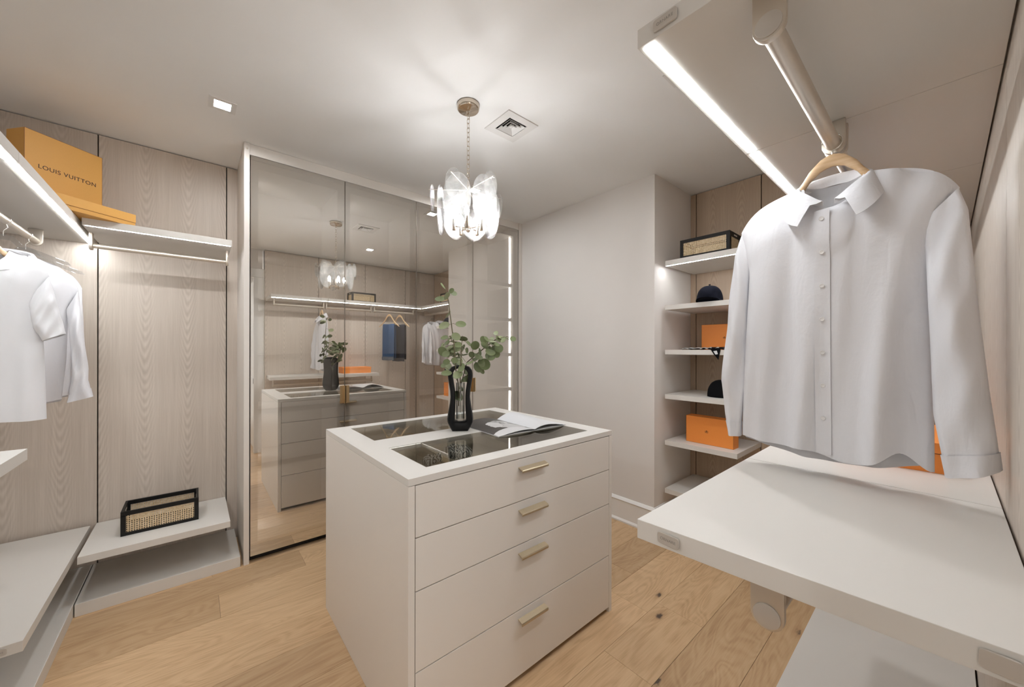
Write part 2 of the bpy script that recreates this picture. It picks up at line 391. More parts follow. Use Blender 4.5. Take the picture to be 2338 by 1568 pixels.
# ------------------------------------------------------------------ room shell
XW, XE, YN, YS, XP, YR = -0.97, 3.28, 3.44, -0.09, 2.665, 1.44
fl = struct(obj('floor', B().box(XW-0.1, XE+0.1, YS-0.3, YN+0.1, -0.10, -0.004), 'dark_gap'))
pw = 0.2376; y = 0.793-4*pw; row = 0
while y < YN:
    y0, y1 = max(y, YS-0.1), min(y+pw, YN)
    if y1-y0 > 0.02:
        x = XW-random.uniform(0, 1.6)
        while x < XE:
            L = random.uniform(1.3, 2.2)
            if row == 4 and x < 1.95 < x+L: L = 1.95-x
            x0, x1 = max(x, XW), min(x+L, XE)
            if x1-x0 > 0.05:
                cx, cyy = (x0+x1)/2, (y0+y1)/2
                obj('plank', B().box(x0-cx+0.0005, x1-cx-0.0005, y0-cyy+0.0006, y1-cyy-0.0006, -0.012, random.uniform(-0.0004, 0)), 'oak', fl, bevel=0.0008, loc=(cx, cyy, 0))
            x += L
    y += pw; row += 1
VX, VY, VH = 1.447, 1.70, 0.070
struct(obj('ceiling', B().box(XW-0.1, VX-VH, YS-0.3, YN+0.1, H, H+0.1).box(VX+VH, XE+0.1, YS-0.3, YN+0.1, H, H+0.1).box(VX-VH, VX+VH, YS-0.3, VY-VH, H, H+0.1).box(VX-VH, VX+VH, VY+VH, YN+0.1, H, H+0.1), 'ceiling'))
def panelled(name, wallbox, seams, place, rz, mat, z0=0.0, z1=H-0.006):
    wl = struct(obj(name, wallbox, 'dark_gap'))
    for a, b in zip(seams, seams[1:]):
        L = b-a-0.006; c = (a+b)/2
        obj('panel', B().box(-L/2, L/2, -0.012, 0.018, z0, z1), mat, wl, bevel=0.0012, loc=place(c), rz=rz)
    return wl
panelled('wall_north', B().box(XW-0.1, 2.7, YN+0.019, YN+0.12, 0, H), [XW, -0.459, 0.178, 0.262], lambda c: (c, YN+0.012, 0), 0, 'veneer')
obj('back_wall_paint', B().box(0.28, 2.66, YN, YN+0.018, 0, H), 'lacquer', bpy.data.objects['wall_north'])
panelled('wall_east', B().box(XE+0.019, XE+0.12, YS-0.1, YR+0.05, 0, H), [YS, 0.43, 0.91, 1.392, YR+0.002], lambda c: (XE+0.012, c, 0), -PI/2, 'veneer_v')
panelled('wall_south', B().box(0.7225, XE+0.1, YS-0.12, YS-0.019, 0, H), [0.719, 1.385, 2.06, 2.735, XE], lambda c: (c, YS-0.012, 0), PI, 'veneer')
struct(obj('wall_west', B().box(XW-0.1, XW, YS-0.3, YN+0.1, 0, H), 'wall'))
struct(obj('wall_northeast', B().box(XP, XE+0.12, YR, YN+0.1, 0, H), 'wall'))
b = B().box(XW-0.1, 0.70, YS-0.12, YS-0.04, 2.37, H); b.box(XW-0.1, -0.30, YS-0.12, YS-0.04, 0, 2.37)
struct(obj('wall_southwest', b, 'wall'))
YH0, YH1, XH0, XH1 = YS-0.12, -2.2, -1.4, 1.6      # hall outside the doorway the photograph is taken from
struct(obj('floor_hall', B().box(XH0, XH1, YH1, YH0+0.08, -0.05, -0.001), 'oak'))
struct(obj('ceiling_hall', B().box(XH0-.1, XH1+.1, YH1-.1, YS-0.301, H, H+0.1), 'ceiling'))
struct(obj('wall_hall_south', B().box(XH0-.1, XH1+.1, YH1-0.1, YH1, 0, H), 'white_paint'))
struct(obj('wall_hall_west', B().box(XH0-0.1, XH0, YH1, YH0, 0, H), 'white_paint'))
struct(obj('wall_hall_east', B().box(XH1, XH1+0.1, YH1, YH0, 0, H), 'white_paint'))
hb_ = B().box(XH0, XW-0.1, YH0, YH0+0.02, 0, H)
struct(obj('wall_hall_north', hb_, 'white_paint'))
d1 = struct(obj('door_1', B().box(0.628, 0.664, YH0-0.80, YH0-0.01, 0.008, 2.36), 'white_paint', bevel=0.002))
obj('door_moulding', B().box(0.620, 0.628, YH0-0.70, YH0-0.12, 0.2, 1.0).box(0.620, 0.628, YH0-0.70, YH0-0.12, 1.12, 2.22), 'white_paint', d1, bevel=0.004)
obj('door_handle', B().tube([(0.628, YH0-0.74, 1.0), (0.585, YH0-0.74, 1.0), (0.585, YH0-0.63, 1.0)], 0.008), 'nickel', d1, smooth=40)
tr1 = struct(obj('trim_1', B().box(0.602, 0.722, YS-0.121, YS-0.025, 0, 2.365), 'white_paint', bevel=0.004))
obj('casing', B().box(-0.40, -0.288, YS-0.121, YS-0.025, 0, 2.365), 'white_paint', tr1, bevel=0.004)
obj('casing_head', B().box(-0.40, 0.722, YS-0.121, YS-0.025, 2.366, 2.48), 'white_paint', tr1, bevel=0.004)
obj('latch_plate', B().box(0.6, 0.602, YS-0.085, YS-0.06, 0.93, 1.0), 'duct', tr1)
prof = [(0, 0), (0.028, 0), (0.028, 0.012), (0.018, 0.024), (0.016, 0.026), (0.016, 0.165), (0.022, 0.175), (0.012, 0.188), (0.006, 0.195), (0, 0.195)]
# baseboard runs along the painted wall and turns the corner, mitred
rings = [[(XP-d, 2.948, z) for d, z in prof], [(XP-d, YR-d, z) for d, z in prof], [(XE-0.002, YR-d, z) for d, z in prof]]
struct(obj('baseboard_east', B().loft(rings), 'white_paint'))

# ------------------------------------------------------------------ shelves
def badge(parent, loc, rz, wd=0.046, hg=0.024, txt='ORNARE'):
    r = 0.005; pts = []
    for cx, cz, a0 in ((wd/2-r, hg/2-r, 0), (-wd/2+r, hg/2-r, 90), (-wd/2+r, -hg/2+r, 180), (wd/2-r, -hg/2+r, 270)):
        for k in range(5): a = math.radians(a0+k*22.5); pts.append((cx+r*math.cos(a), cz+r*math.sin(a)))
    o = obj('badge', B().prism(pts, 'y', -0.0035, 0.0005), 'badge', parent, bevel=0.0008, loc=loc, rz=rz)
    if txt: text('lettering', txt, hg*0.36, 'lettering', o, (0, -0.0037, 0), (PI/2, 0, 0), 0.0002, 1.05)
    return o
def bracket_x(b, x, yr, zt, zr, wdt=0.013):    # flat hanger plate with rounded foot, facing x
    pts = [(yr-0.026, zt), (yr+0.026, zt)]
    for k in range(13):
        a = -k*PI/12; pts.append((yr+0.026*math.cos(a), zr+0.026*math.sin(a)))
    return b.prism([pts[1], pts[0]]+pts[2:][::-1], 'x', x-wdt/2, x+wdt/2)
def rail_x(parent, x0, x1, yr, zr, zt, r=0.017):
    obj('rail', B().tube([(x0, yr, zr), (x1, yr, zr)], r, 20), 'alu', parent, smooth=40)
    for x, s in ((x0, -1), (x1, 1)):
        bk = obj('bracket', bracket_x(B(), x+s*0.006, yr, zt, zr), 'alu', parent, bevel=0.002, smooth=40)
        dp = []
        for k in range(24): dp.append((yr+0.0215*math.cos(k*PI/12), zr+0.0215*math.sin(k*PI/12)))
        obj('end_cap', B().prism(dp, 'x', x+s*0.010, x+s*0.015), 'badge', bk, bevel=0.001, smooth=40)
def rail_y(parent, y0, y1, xr, zr, zt, r=0.017):
    obj('rail', B().tube([(xr, y0, zr), (xr, y1, zr)], r, 20), 'alu', parent, smooth=40)
    for yy, s in ((y0, -1), (y1, 1)):
        q = bracket_x(B(), yy+s*0.006, xr, zt, zr); q.v = [(b_, a_, c_) for a_, b_, c_ in q.v]
        obj('bracket', q, 'alu', parent, bevel=0.002, smooth=40)
ZU, TH = 2.05, 0.04
ZR = 1.985
# upper south shelf
sh = thing('hanging_shelf', 'upper shelf over the big white shirt, lit by a bright strip, with hanging rail', 'shelf', (0, 0, 0), 0, 'wall shelves')
yb, yf = YS+0.004, 0.430
for k, (a, bx) in enumerate(((0.722, 1.384), (1.386, 2.059), (2.061, 2.772))):
    xa = a+(0.012 if k == 0 else 0)
    q = B().hexa([(xa, yb, ZU), (bx, yb, ZU), (bx, yf, ZU), (a, yf, ZU)], [(xa, yb, ZU+TH), (bx, yb, ZU+TH), (bx, yf, ZU+TH), (a, yf, ZU+TH)])
    obj('board', q, 'shelf', sh, bevel=0.001)
    obj('led_strip', B().box(a+0.010, bx-0.006, yf-0.032, yf-0.011, ZU-0.0015, ZU+0.002), 'led', sh)
for a, bx in ((0.79, 1.370), (1.42, 2.03), (2.095, 2.72)): rail_x(sh, a, bx, 0.205, ZR, ZU)
badge(sh, (0.7215, 0.368, ZU+0.0195), -PI/2+math.atan2(0.012, 0.51)*-1, 0.05, 0.024)
# lower south shelf
sl = thing('low_shelf', 'white-topped lower shelf in the right foreground with an orange box on it', 'shelf', (0, 0, 0), 0, 'wall shelves')
ZL = 1.005
for k, (a, bx) in enumerate(((0.714, 1.392), (1.394, 2.09))):
    xa = a+(0.030 if k == 0 else 0)
    q = B().hexa([(xa, yb, ZL), (bx, yb, ZL), (bx, 0.424, ZL), (a, 0.424, ZL)], [(xa, yb, ZL+TH), (bx, yb, ZL+TH), (bx, 0.424, ZL+TH), (a, 0.424, ZL+TH)])
    obj('board', q, 'shelf', sl, bevel=0.0012)
rz_end = -PI/2-math.atan2(0.030, 0.507)
badge(sl, (0.7172, 0.357, ZL+0.020), rz_end, 0.044, 0.022)
badge(sl, (0.7405, -0.045, ZL+0.020), rz_end, 0.034, 0.024, '')
rail_x(sl, 0.785, 1.36, 0.205, 0.932, ZL); rail_x(sl, 1.42, 2.05, 0.205, 0.932, ZL)
# plinths
def plinth(name, label, x0, x1, y0, y1, z1=0.066):
    p = thing(name, label, 'plinth', (0, 0, 0), 0, 'floor plinths'); obj('plinth_board', B().box(x0, x1, y0, y1, 0, z1), 'shelf', p, bevel=0.0015); return p
plinth('plinth', 'low white floor plinth under the shelf in the right foreground', 0.735, XE-0.005, YS+0.006, 0.434)
plinth('plinth', 'low white floor plinth beneath the cane basket shelf', -0.474, 0.226, 2.95, YN-0.004)
plinth('plinth', 'low white floor plinth under the leftmost bottom shelf', XW+0.004, -0.479, 0.9, YN-0.004)
# north shelves
ns = thing('hanging_shelf', 'short lit shelf with rail on the wood wall left of the mirrored wardrobe', 'shelf', (0, 0, 0), 0, 'wall shelves')
obj('board', B().box(-0.452, 0.180, 2.955, YN-0.004, ZU+0.006, ZU+TH+0.004), 'shelf', ns, bevel=0.001)
obj('led_strip', B().box(-0.44, 0.172, 2.959, 2.9625, ZU+0.0045, ZU+0.008), 'led_thin', ns)
rail_x(ns, -0.437, 0.158, 3.135, ZR, ZU+0.006, 0.014)
nl = thing('low_shelf', 'low shelf on the wood wall holding the black cane basket', 'shelf', (0, 0, 0), 0, 'wall shelves')
obj('board', B().box(-0.462, 0.173, 2.930, YN-0.004, 0.279, 0.317), 'shelf', nl, bevel=0.001)
# west shelves
ws = thing('hanging_shelf', 'upper left shelf with a bright light strip above the hanging tee', 'shelf', (0, 0, 0), 0, 'wall shelves')
for a, c in ((0.30, 1.05), (1.052, 2.10), (2.102, YN-0.012)):
    obj('board', B().box(XW+0.004, -0.466, a, c, ZU, ZU+TH), 'shelf', ws, bevel=0.001)
    obj('led_strip', B().box(-0.495, -0.475, a+0.006, c-0.006, ZU-0.0015, ZU+0.002), 'led', ws)
rail_y(ws, 0.36, 1.70, -0.655, ZR, ZU); rail_y(ws, 1.76, 3.20, -0.655, ZR, ZU)
wm = thing('low_shelf', 'mid-height shelf whose corner shows below the hanging tee at far left', 'shelf', (0, 0, 0), 0, 'wall shelves')
obj('board', B().box(XW+0.004, -0.455, 0.4, 2.142, ZL, ZL+TH), 'shelf', wm, bevel=0.001)
wl = thing('low_shelf', 'bottom left shelf beside the cane basket shelf, small badge on its near end', 'shelf', (0, 0, 0), 0, 'wall shelves')
obj('board', B().box(XW+0.004, -0.484, 2.232, YN-0.03, 0.277, 0.317), 'shelf', wl, bevel=0.001)
badge(wl, (-0.545, 2.232, 0.297), 0, 0.05, 0.024)
# east niche shelves
XF = 2.775
es = thing('hanging_shelf', 'top niche shelf with a thin light line, holding the other cane basket', 'shelf', (0, 0, 0), 0, 'wall shelves')
for a, c in ((YS+0.004, 0.905), (0.907, 1.412)):
    obj('board', B().box(XF, XE-0.004, a, c, ZU, ZU+TH), 'shelf', es, bevel=0.001)
    obj('led_strip', B().box(XF+0.006, XF+0.0095, max(a, 0.44)+0.005, c-0.005, ZU-0.0012, ZU+0.002), 'led_thin', es)
rail_y(es, 0.10, 0.88, 3.02, ZR, ZU)
for z, lab in ((1.746, 'niche shelf second from top with a navy cap'), (1.401, 'niche shelf with an orange box and a striped scarf'),
               (1.057, 'niche shelf with a plain black cap'), (0.700, 'niche shelf with a long orange box standing on it'),
               (0.328, 'lowest niche shelf close to the floor, empty')):
    q = thing('niche_shelf', lab, 'shelf', (0, 0, 0), 0, 'niche shelves')
    obj('board', B().box(XF, XE-0.004, 0.907, 1.412, z-0.036, z), 'shelf', q, bevel=0.001)

# ------------------------------------------------------------------ mirrored wardrobe
wd = thing('wardrobe', 'tall built-in wardrobe with four bronze mirrored glass doors', 'wardrobe')
YD = 2.95
obj('side_panel', B().box(0.242, 0.272, YD-0.004, YN-0.002, 0, H-0.002), 'frame', wd, bevel=0.0015)
obj('screw_cap', B().lathe([(0.001, 0), (0.006, 0), (0.006, 0.002), (0.001, 0.003)], 14), 'alu', wd, smooth=40).matrix_local = Matrix.Translation((0.257, YD-0.004, H-0.04)) @ Matrix.Rotation(PI/2, 4, 'X')
obj('side_panel', B().box(2.618, 2.660, YD-0.004, YN-0.002, 0, H-0.002), 'frame', wd, bevel=0.0015)
obj('header', B().box(0.272, 2.618, YD+0.004, YD+0.03, 2.672, H-0.002), 'frame', wd, bevel=0.001)
obj('kickboard', B().box(0.272, 2.618, YD+0.05, YD+0.065, 0, 0.05), 'dark_gap', wd)
edges = [0.276, 0.862, 1.444, 2.030, 2.613]
for k in range(4):
    a, c = edges[k]+0.002, edges[k+1]-0.002
    z0, z1 = 0.045, 2.667
    dr = obj('door', B().box(a, c, YD+0.006, YD+0.024, z0, z0+0.02).box(a, c, YD+0.006, YD+0.024, z1-0.02, z1).box(a-0.0012, a+0.0008, YD-0.001, YD+0.024, z0, z1).box(c-0.0008, c+0.0012, YD-0.001, YD+0.024, z0, z1), 'edge_metal', wd)
    pane = B().box(a+0.001, c-0.001, YD, YD+0.005, z0, z1, 1); pane.mi[2] = 0
    obj('glass_pane', pane, ['door_glass', 'inner'], dr)
    hx = c-0.016 if k % 2 == 0 else a+0.016
    hb = B().box(hx-0.015, hx+0.015, YD-0.003, YD-0.0005, 0.995, 1.127)
    ex = hx+0.012*(1 if k % 2 == 0 else -1)
    hb.box(min(ex-0.002, ex+0.002), max(ex-0.002, ex+0.002), YD-0.026, YD-0.003, 0.995, 1.127)
    obj('handle', hb, 'bronze', dr, bevel=0.0006)
    # carcass bay
    ca, cb = edges[k], edges[k+1]
    cf = B()
    for xa, xb in ((ca-0.0+(0.004 if k == 0 else 0), ca+0.045), (cb-0.045, cb-(0.004 if k == 3 else 0))): cf.box(xa, xb, YD+0.03, YN-0.004, 0.07, 2.655)
    cf.box(ca+0.045, cb-0.045, YD+0.03, YN-0.004, 2.60, 2.655).box(ca+0.045, cb-0.045, YD+0.03, YN-0.004, 0.07, 0.12)
    obj('carcass', cf, 'lacquer', wd)
    for z in (0.615, 0.98, 1.345, 1.715, 2.08):
        obj('inner_shelf', B().box(ca+0.046, cb-0.046, YD+0.05, YN-0.006, z-0.017, z+0.017), 'lacquer', wd)
for z0, z1 in ((0.125, 0.595), (0.635, 0.96), (1.0, 1.325), (1.365, 1.695), (1.735, 2.06), (2.10, 2.595)):
    obj('led_strip', B().box(2.559, 2.5675, YD+0.075, YD+0.09, z0, z1), 'led_dim', wd)
    for k in range(3): obj('led_strip', B().box(edges[k]+0.0452, edges[k]+0.0475, YD+0.29, YD+0.305, z0, z1), 'led_dim', wd)

# ------------------------------------------------------------------ island
isl = thing('island', 'taupe dresser island with glass display top in the middle of the room', 'island', (1.125, 1.675, 0))
hx, hy, ZT = 0.582, 0.510, 0.968
def bi(*a): return B().box(*a)
# top slab with two glass openings
o0x, o1x = -0.475, 0.478
ys = [-hy, -0.43, -0.082, 0.088, 0.440, hy]
b = B()
b.box(-hx, hx, ys[0], ys[1], ZT-0.024, ZT).box(-hx, hx, ys[4], ys[5], ZT-0.024, ZT).box(o0x, o1x, ys[2], ys[3], ZT-0.024, ZT)
b.box(-hx, o0x, ys[1], ys[4], ZT-0.024, ZT).box(o1x, hx, ys[1], ys[4], ZT-0.024, ZT)
obj('top', b, 'shelf', isl)
for a, c in ((ys[1], ys[2]), (ys[3], ys[4])):
    pane = B().box(o0x+0.002, o1x-0.002, a+0.002, c-0.002, ZT-0.008, ZT-0.001, 1); pane.mi[1] = 0
    obj('glass_pane', pane, ['top_glass', 'inner'], isl)
for s in (-1, 1): obj('side_panel', bi(s*hx if s < 0 else hx-0.024, -hx+0.024 if s < 0 else hx, -hy, hy, 0, ZT-0.026), 'lacquer', isl, bevel=0.0012)
obj('carcass', bi(-hx+0.03, hx-0.03, -hy+0.024, hy-0.024, 0.03, 0.76), 'dark_gap', isl)
obj('toe_kick', bi(-hx+0.03, hx-0.03, -hy+0.06, hy-0.06, 0, 0.03), 'dark_gap', isl)
obj('tray', bi(-hx+0.03, hx-0.03, -hy+0.024, hy-0.024, 0.86, 0.872), 'tray', isl)
for x in (-0.27, 0.10): obj('divider', bi(x-0.004, x+0.004, -0.45, 0.45, 0.872, 0.92), 'tray', isl)
for face in (-1, 1):
    for z0, z1 in ((0.764, 0.940), (0.582, 0.760), (0.306, 0.578), (0.028, 0.302)):
        y0, y1 = sorted((face*hy, face*(hy-0.022)))
        dr = obj('drawer', bi(-hx+0.0265, hx-0.0265, y0, y1, z0, z1), 'lacquer', isl, bevel=0.001)
        zh = z1-0.044; c = -0.012*1
        pr_ = [(face*hy, zh+0.008), (face*hy, zh+0.011), (face*(hy+0.024), zh+0.004), (face*(hy+0.027), zh), (face*(hy+0.026), zh-0.008), (face*(hy+0.0235), zh-0.008), (face*(hy+0.0235), zh-0.001)]
        obj('handle', B().prism(pr_, 'x', c-0.078, c+0.078), 'handle', dr)

# things lying in the display tray (under the glass)
def scarf_roll(name, label, c, r, n=3, ang=0.0, mat='zebra'):
    pts = []
    for k in range(28):
        t = k/27; a = t*2*PI*n*0.33
        pts.append((r*math.cos(a)*(0.6+0.5*t), r*math.sin(a)*(0.6+0.5*t), 0.026+0.020*t+0.003*math.sin(9*t)))
    bb = B().tube(pts, [0.014+0.008*math.sin(PI*min(1, k/20))+0.003*math.sin(k*1.7) for k in range(28)], 10)
    return tag(obj(name, bb, mat, None, smooth=60, loc=c, rz=ang), label, 'scarf', 'scarves in the display tray')
scarf_roll('silk_scarf', 'coiled chevron scarf under the glass, front left corner', (0.803, 1.475, 0.8775), 0.029)
scarf_roll('silk_scarf', 'coiled chevron scarf under the glass, right of the white cord', (0.965, 1.52, 0.8755), 0.052, 4, 0.7)
cd = [(0.957, 1.90, 0.880), (0.950, 1.86, 0.879), (0.946, 1.80, 0.879), (0.947, 1.72, 0.879), (0.953, 1.64, 0.879)]
tag(obj('white_cord', B().tube(cd, 0.0045, 8), 'paper', smooth=50), 'thin white cord lying under the front glass pane', 'cord')
gl = []
for k in range(40):
    t = k/39; gl.append((0.065*math.cos(5*t)*(1-0.4*t), 0.05*math.sin(7*t), 0.004+0.012*abs(math.sin(6*t))))
tag(obj('gold_chain', B().tube(gl, 0.003, 6), 'gold', smooth=50, loc=(0.955, 2.065, 0.876)), 'tangled gold chain under the rear glass pane', 'chain')

# ------------------------------------------------------------------ magazine
mg = thing('magazine', 'open magazine with a black and white portrait page on the glass top', 'magazine', (1.383, 1.424, ZT), math.radians(-2.5))
def page(sx, mat, nm, hgt, wob):
    rows = []
    for j in range(9):
        v = j/8; r = []
        for i in range(15):
            u = i/14
            arch = hgt*(math.sin(PI*min(1, u*1.05))**0.8)*(1-0.55*u)+0.006*(1-u)
            z = 0.004+arch*(0.75+0.25*v)+wob*v*max(0, u-0.1)*(1-u)*2
            r.append((sx*u*0.236, v*0.345+0.02*u*(0 if sx > 0 else 1)*v, z))
        rows.append(r)
    return obj(nm, B().grid(rows), mat, mg, smooth=60, solid=0.0012)
page(-1, 'portrait', 'left_page', 0.016, 0.02); page(1, 'paper', 'right_page', 0.030, 0.03)
for sx, nm in ((-1, 'left_pages'), (1, 'right_pages')):
    pts = [(0, 0), (sx*0.02, 0.002), (sx*0.12, 0.0045), (sx*0.235, 0.003), (sx*0.238, 0), (sx*0.1, 0)]
    obj(nm, B().prism(pts, 'y', 0.002, 0.343), 'pages', mg)

# ------------------------------------------------------------------ vase and branches
va = thing('vase', 'black looped ceramic vase with a clear glass tube inside', 'vase', (1.09, 1.70, ZT), -YAW+0.12)
out = [(0.0, 0.0), (0.041, 0.0), (0.053, 0.02), (0.0665, 0.05), (0.0685, 0.068), (0.064, 0.10), (0.055, 0.15), (0.0515, 0.183), (0.0535, 0.215), (0.061, 0.26), (0.0658, 0.294), (0.062, 0.322), (0.048, 0.340), (0.024, 0.348), (0, 0.350)]
inn = [(0.0, 0.048), (0.020, 0.048), (0.028, 0.050), (0.030, 0.058), (0.0292, 0.075), (0.0278, 0.11), (0.0265, 0.15), (0.0265, 0.183), (0.029, 0.215), (0.036, 0.26), (0.041, 0.29), (0.038, 0.313), (0.028, 0.326), (0.014, 0.332), (0, 0.334)]
O = out+[(-x, z) for x, z in out[-2:0:-1]]; I = inn+[(-x, z) for x, z in inn[-2:0:-1]]
rings = []
for (ox, oz), (ix, iz) in zip(O, I):
    ring = []
    dep = 0.047+0.006*math.sin(oz*14)
    if oz < 0.01: dep = 0.040
    for fx, fy in ((0, -0.72), (0.14, -0.95), (0.5, -1), (0.86, -0.95), (1, -0.72), (1, 0.72), (0.86, 0.95), (0.5, 1), (0.14, 0.95), (0, 0.72)):
        ring.append((lerp(ox, ix, fx), fy*dep, lerp(oz, iz, fx)))
    rings.append(ring)
obj('vase_body', B().loft(rings, closed=True), 'vase', va, smooth=50)
tubep = [(0.001, 0.052), (0.0215, 0.052), (0.023, 0.06), (0.0235, 0.255), (0.0222, 0.255), (0.0212, 0.062), (0.001, 0.060)]
obj('glass_tube', B().lathe(tubep, 24), 'clear', va, smooth=40)
obj('water', B().lathe([(0.001, 0.062), (0.0205, 0.063), (0.021, 0.13), (0.001, 0.13)], 24), 'clear', va, smooth=40)
def leafmesh():
    rows = []
    for j in range(5):
        r = j/4*1.0; row = []
        for k in range(14):
            a = 2*PI*k/14; rr = max(r, 0.02)*0.5*(1+0.08*math.cos(a)+(0.10 if abs(a-PI) < 0.1 else 0)*0)
            x, y_ = rr*math.cos(a)*1.08, rr*math.sin(a)
            row.append((x+0.5, y_, 0.10*abs(y_)*2*abs(y_)+0.05*x*x-0.02*(1 if j == 0 else 0)))
        rows.append(row)
    bb = B().grid(rows, ring=True); bb.f.append(tuple(range(14))); bb.mi.append(0)
    return bb
proto_leaf = None
def branch(label, stem, leaves, seed):
    global proto_leaf
    rnd = random.Random(seed)
    root = thing('eucalyptus_branch', label, 'branch', tuple(va.location), 0, 'eucalyptus branches in the vase')
    R = Vector((math.cos(YAW), -math.sin(YAW), 0)); F = Vector((math.sin(YAW), math.cos(YAW), 0))
    def W(u, v, d=0.0):  # picture-plane metres through the vase, then a real depth of its own
        return R*((u-1047)/424)+F*d+Vector((0, 0, (985-v)/424))
    sp = [W(*p) for p in stem]
    obj('stem', B().tube(sp, [0.0032]*(len(sp)-2)+[0.0024, 0.0012], 6), 'stem', root, smooth=50)
    extra = [(u+rnd.uniform(-16, 16), v+rnd.uniform(-14, 14), wp*0.9, hp*0.9) for (u, v, wp, hp) in leaves if rnd.random() < 0.55 and v > 740]
    for (u, v, wpx, hpx) in leaves+extra:
        dd = rnd.uniform(-0.055, 0.055)
        if abs(u-1047) < 34 and v > 822: dd = math.copysign(rnd.uniform(0.07, 0.085), dd) if v < 860 else 0.0
        c = W(u, v, dd)
        q = min(range(len(sp)*6), key=lambda i: (sp[i//6].lerp(sp[min(i//6+1, len(sp)-1)], (i % 6)/6)-c).length)
        base = sp[q//6].lerp(sp[min(q//6+1, len(sp)-1)], (q % 6)/6)
        sz = max(wpx, hpx)/424*1.6
        d = (c-base); d = d.normalized() if d.length > 1e-4 else Vector((0, 0, 1))
        st = c-d*sz*0.5
        if proto_leaf is None:
            lf = obj('leaf', leafmesh(), 'leaf', root, smooth=60, solid=0.02); proto_leaf = lf
        else:
            lf = proto_leaf.copy(); COL.objects.link(lf); lf.parent = root
        toward = (-F*1.0+Vector((0, 0, rnd.uniform(-0.1, 0.9)))+R*rnd.uniform(-0.45, 0.45)).normalized()
        z = (toward-d*toward.dot(d)).normalized(); yv = z.cross(d)
        asp = min(wpx, hpx)/max(wpx, hpx)
        asp = max(asp, 0.72)
        m = Matrix((d, yv, z)).transposed().to_4x4()
        lf.matrix_local = Matrix.Translation(st) @ m @ Matrix.Diagonal((sz, sz*asp, sz, 1))
        if (st-base).length > 0.012:
            obj('petiole', B().tube([base, (base+st)/2+Vector((0, 0, 0.004)), st], 0.0011, 5), 'stem', root)
    return root
def Zm(l): return [(960+x/4.9, 700+y_/4.9, a/4.9, b_/4.9) for x, y_, a, b_ in l]
tall = Zm([(275, 95, 50, 78), (258, 230, 52, 78), (430, 215, 70, 45), (375, 345, 40, 50), (350, 415, 50, 88), (265, 365, 38, 52), (210, 440, 34, 34), (290, 425, 45, 40), (240, 515, 70, 70), (330, 550, 46, 74), (300, 630, 40, 45), (270, 700, 75, 55), (345, 660, 44, 44), (225, 480, 40, 60), (285, 545, 55, 50)])
tall += [(1009, 659, 9, 13), (1018, 681, 15, 12), (1003, 687, 9, 14), (1027, 668, 8, 8), (1030, 672, 9, 9)]
mid = Zm([(458, 370, 62, 72), (395, 500, 50, 75), (445, 480, 50, 85), (515, 430, 42, 58), (495, 505, 42, 42), (455, 590, 72, 70), (400, 560, 50, 60), (395, 640, 68, 40), (465, 690, 88, 64), (425, 765, 46, 78), (480, 760, 55, 50), (505, 820, 46, 66), (405, 1020, 34, 80), (430, 935, 30, 60), (420, 445, 45, 50), (370, 590, 50, 45)])
right = Zm([(545, 555, 60, 42), (550, 640, 60, 66), (590, 450, 66, 66), (630, 575, 90, 56), (700, 455, 92, 52), (690, 400, 70, 52), (730, 385, 56, 50), (790, 410, 52, 56), (745, 500, 60, 56), (770, 560, 95, 78), (810, 500, 68, 68), (860, 480, 58, 66), (690, 660, 84, 80), (615, 695, 44, 80), (660, 740, 26, 44), (850, 375, 52, 42), (820, 310, 36, 46), (910, 390, 46, 54), (940, 370, 46, 46), (650, 520, 60, 50), (600, 600, 50, 50), (880, 360, 40, 40)])
branch('tall eucalyptus branch rising to the upper left from the vase', [(1043, 930, 0.0), (1043, 880, -0.01), (1041, 852, -0.066), (1040, 832, -0.07), (1036, 790, -0.055), (1027, 735, -0.03), (1020, 690, -0.01), (1010, 655, 0)], tall, 3)
branch('short bushy eucalyptus branch in the centre of the vase', [(1047, 945, 0.0), (1047, 880, -0.01), (1051, 852, -0.066), (1052, 832, -0.07), (1052, 800, -0.055), (1053, 770, -0.03)], mid, 4)
branch('eucalyptus branch leaning to the right over the vase rim', [(1046, 920, 0.0), (1048, 880, 0.01), (1053, 852, 0.066), (1058, 832, 0.07), (1078, 815, 0.055), (1108, 792, 0.03), (1132, 775, 0.01), (1152, 772, 0)], right, 5)

# ------------------------------------------------------------------ chandelier
cx, cyv = 1.138, 1.70
ch = thing('chandelier', 'small chandelier of seeded glass discs hanging over the island', 'chandelier', (cx, cyv, 0))
obj('canopy', B().lathe([(0.001, H-0.001), (0.060, H-0.001), (0.062, H-0.008), (0.060, H-0.026), (0.055, H-0.032), (0.030, H-0.036), (0.012, H-0.040), (0.008, H-0.052), (0.001, H-0.054)], 36), 'nickel', ch, smooth=40)
zc, k = H-0.052, 0
while zc > 2.315:
    L, wv, r = 0.030, 0.0085, 0.0016
    pts = []
    for i in range(16):
        a = 2*PI*i/16; px_ = wv*math.cos(a); pz = (L/2-wv)*(1 if math.sin(a) >= 0 else -1)+wv*math.sin(a)
        ra = 0.3+(k % 2)*PI/2
        pts.append((px_*math.cos(ra), px_*math.sin(ra), zc-L/2+pz))
    obj('chain_link', B().tube(pts, r, 6, closed=True), 'nickel', ch, smooth=50)
    zc -= L-0.0052; k += 1
obj('centre_stem', B().tube([(0, 0, 2.318), (0, 0, 2.06)], 0.006, 12).sphere((0, 0, 2.055), 0.012), 'nickel', ch, smooth=50)
AZ = [180, 254, 312, 36, 82, 128]
Rv = Vector((math.cos(YAW), -math.sin(YAW), 0)); Fv = Vector((math.sin(YAW), math.cos(YAW), 0))
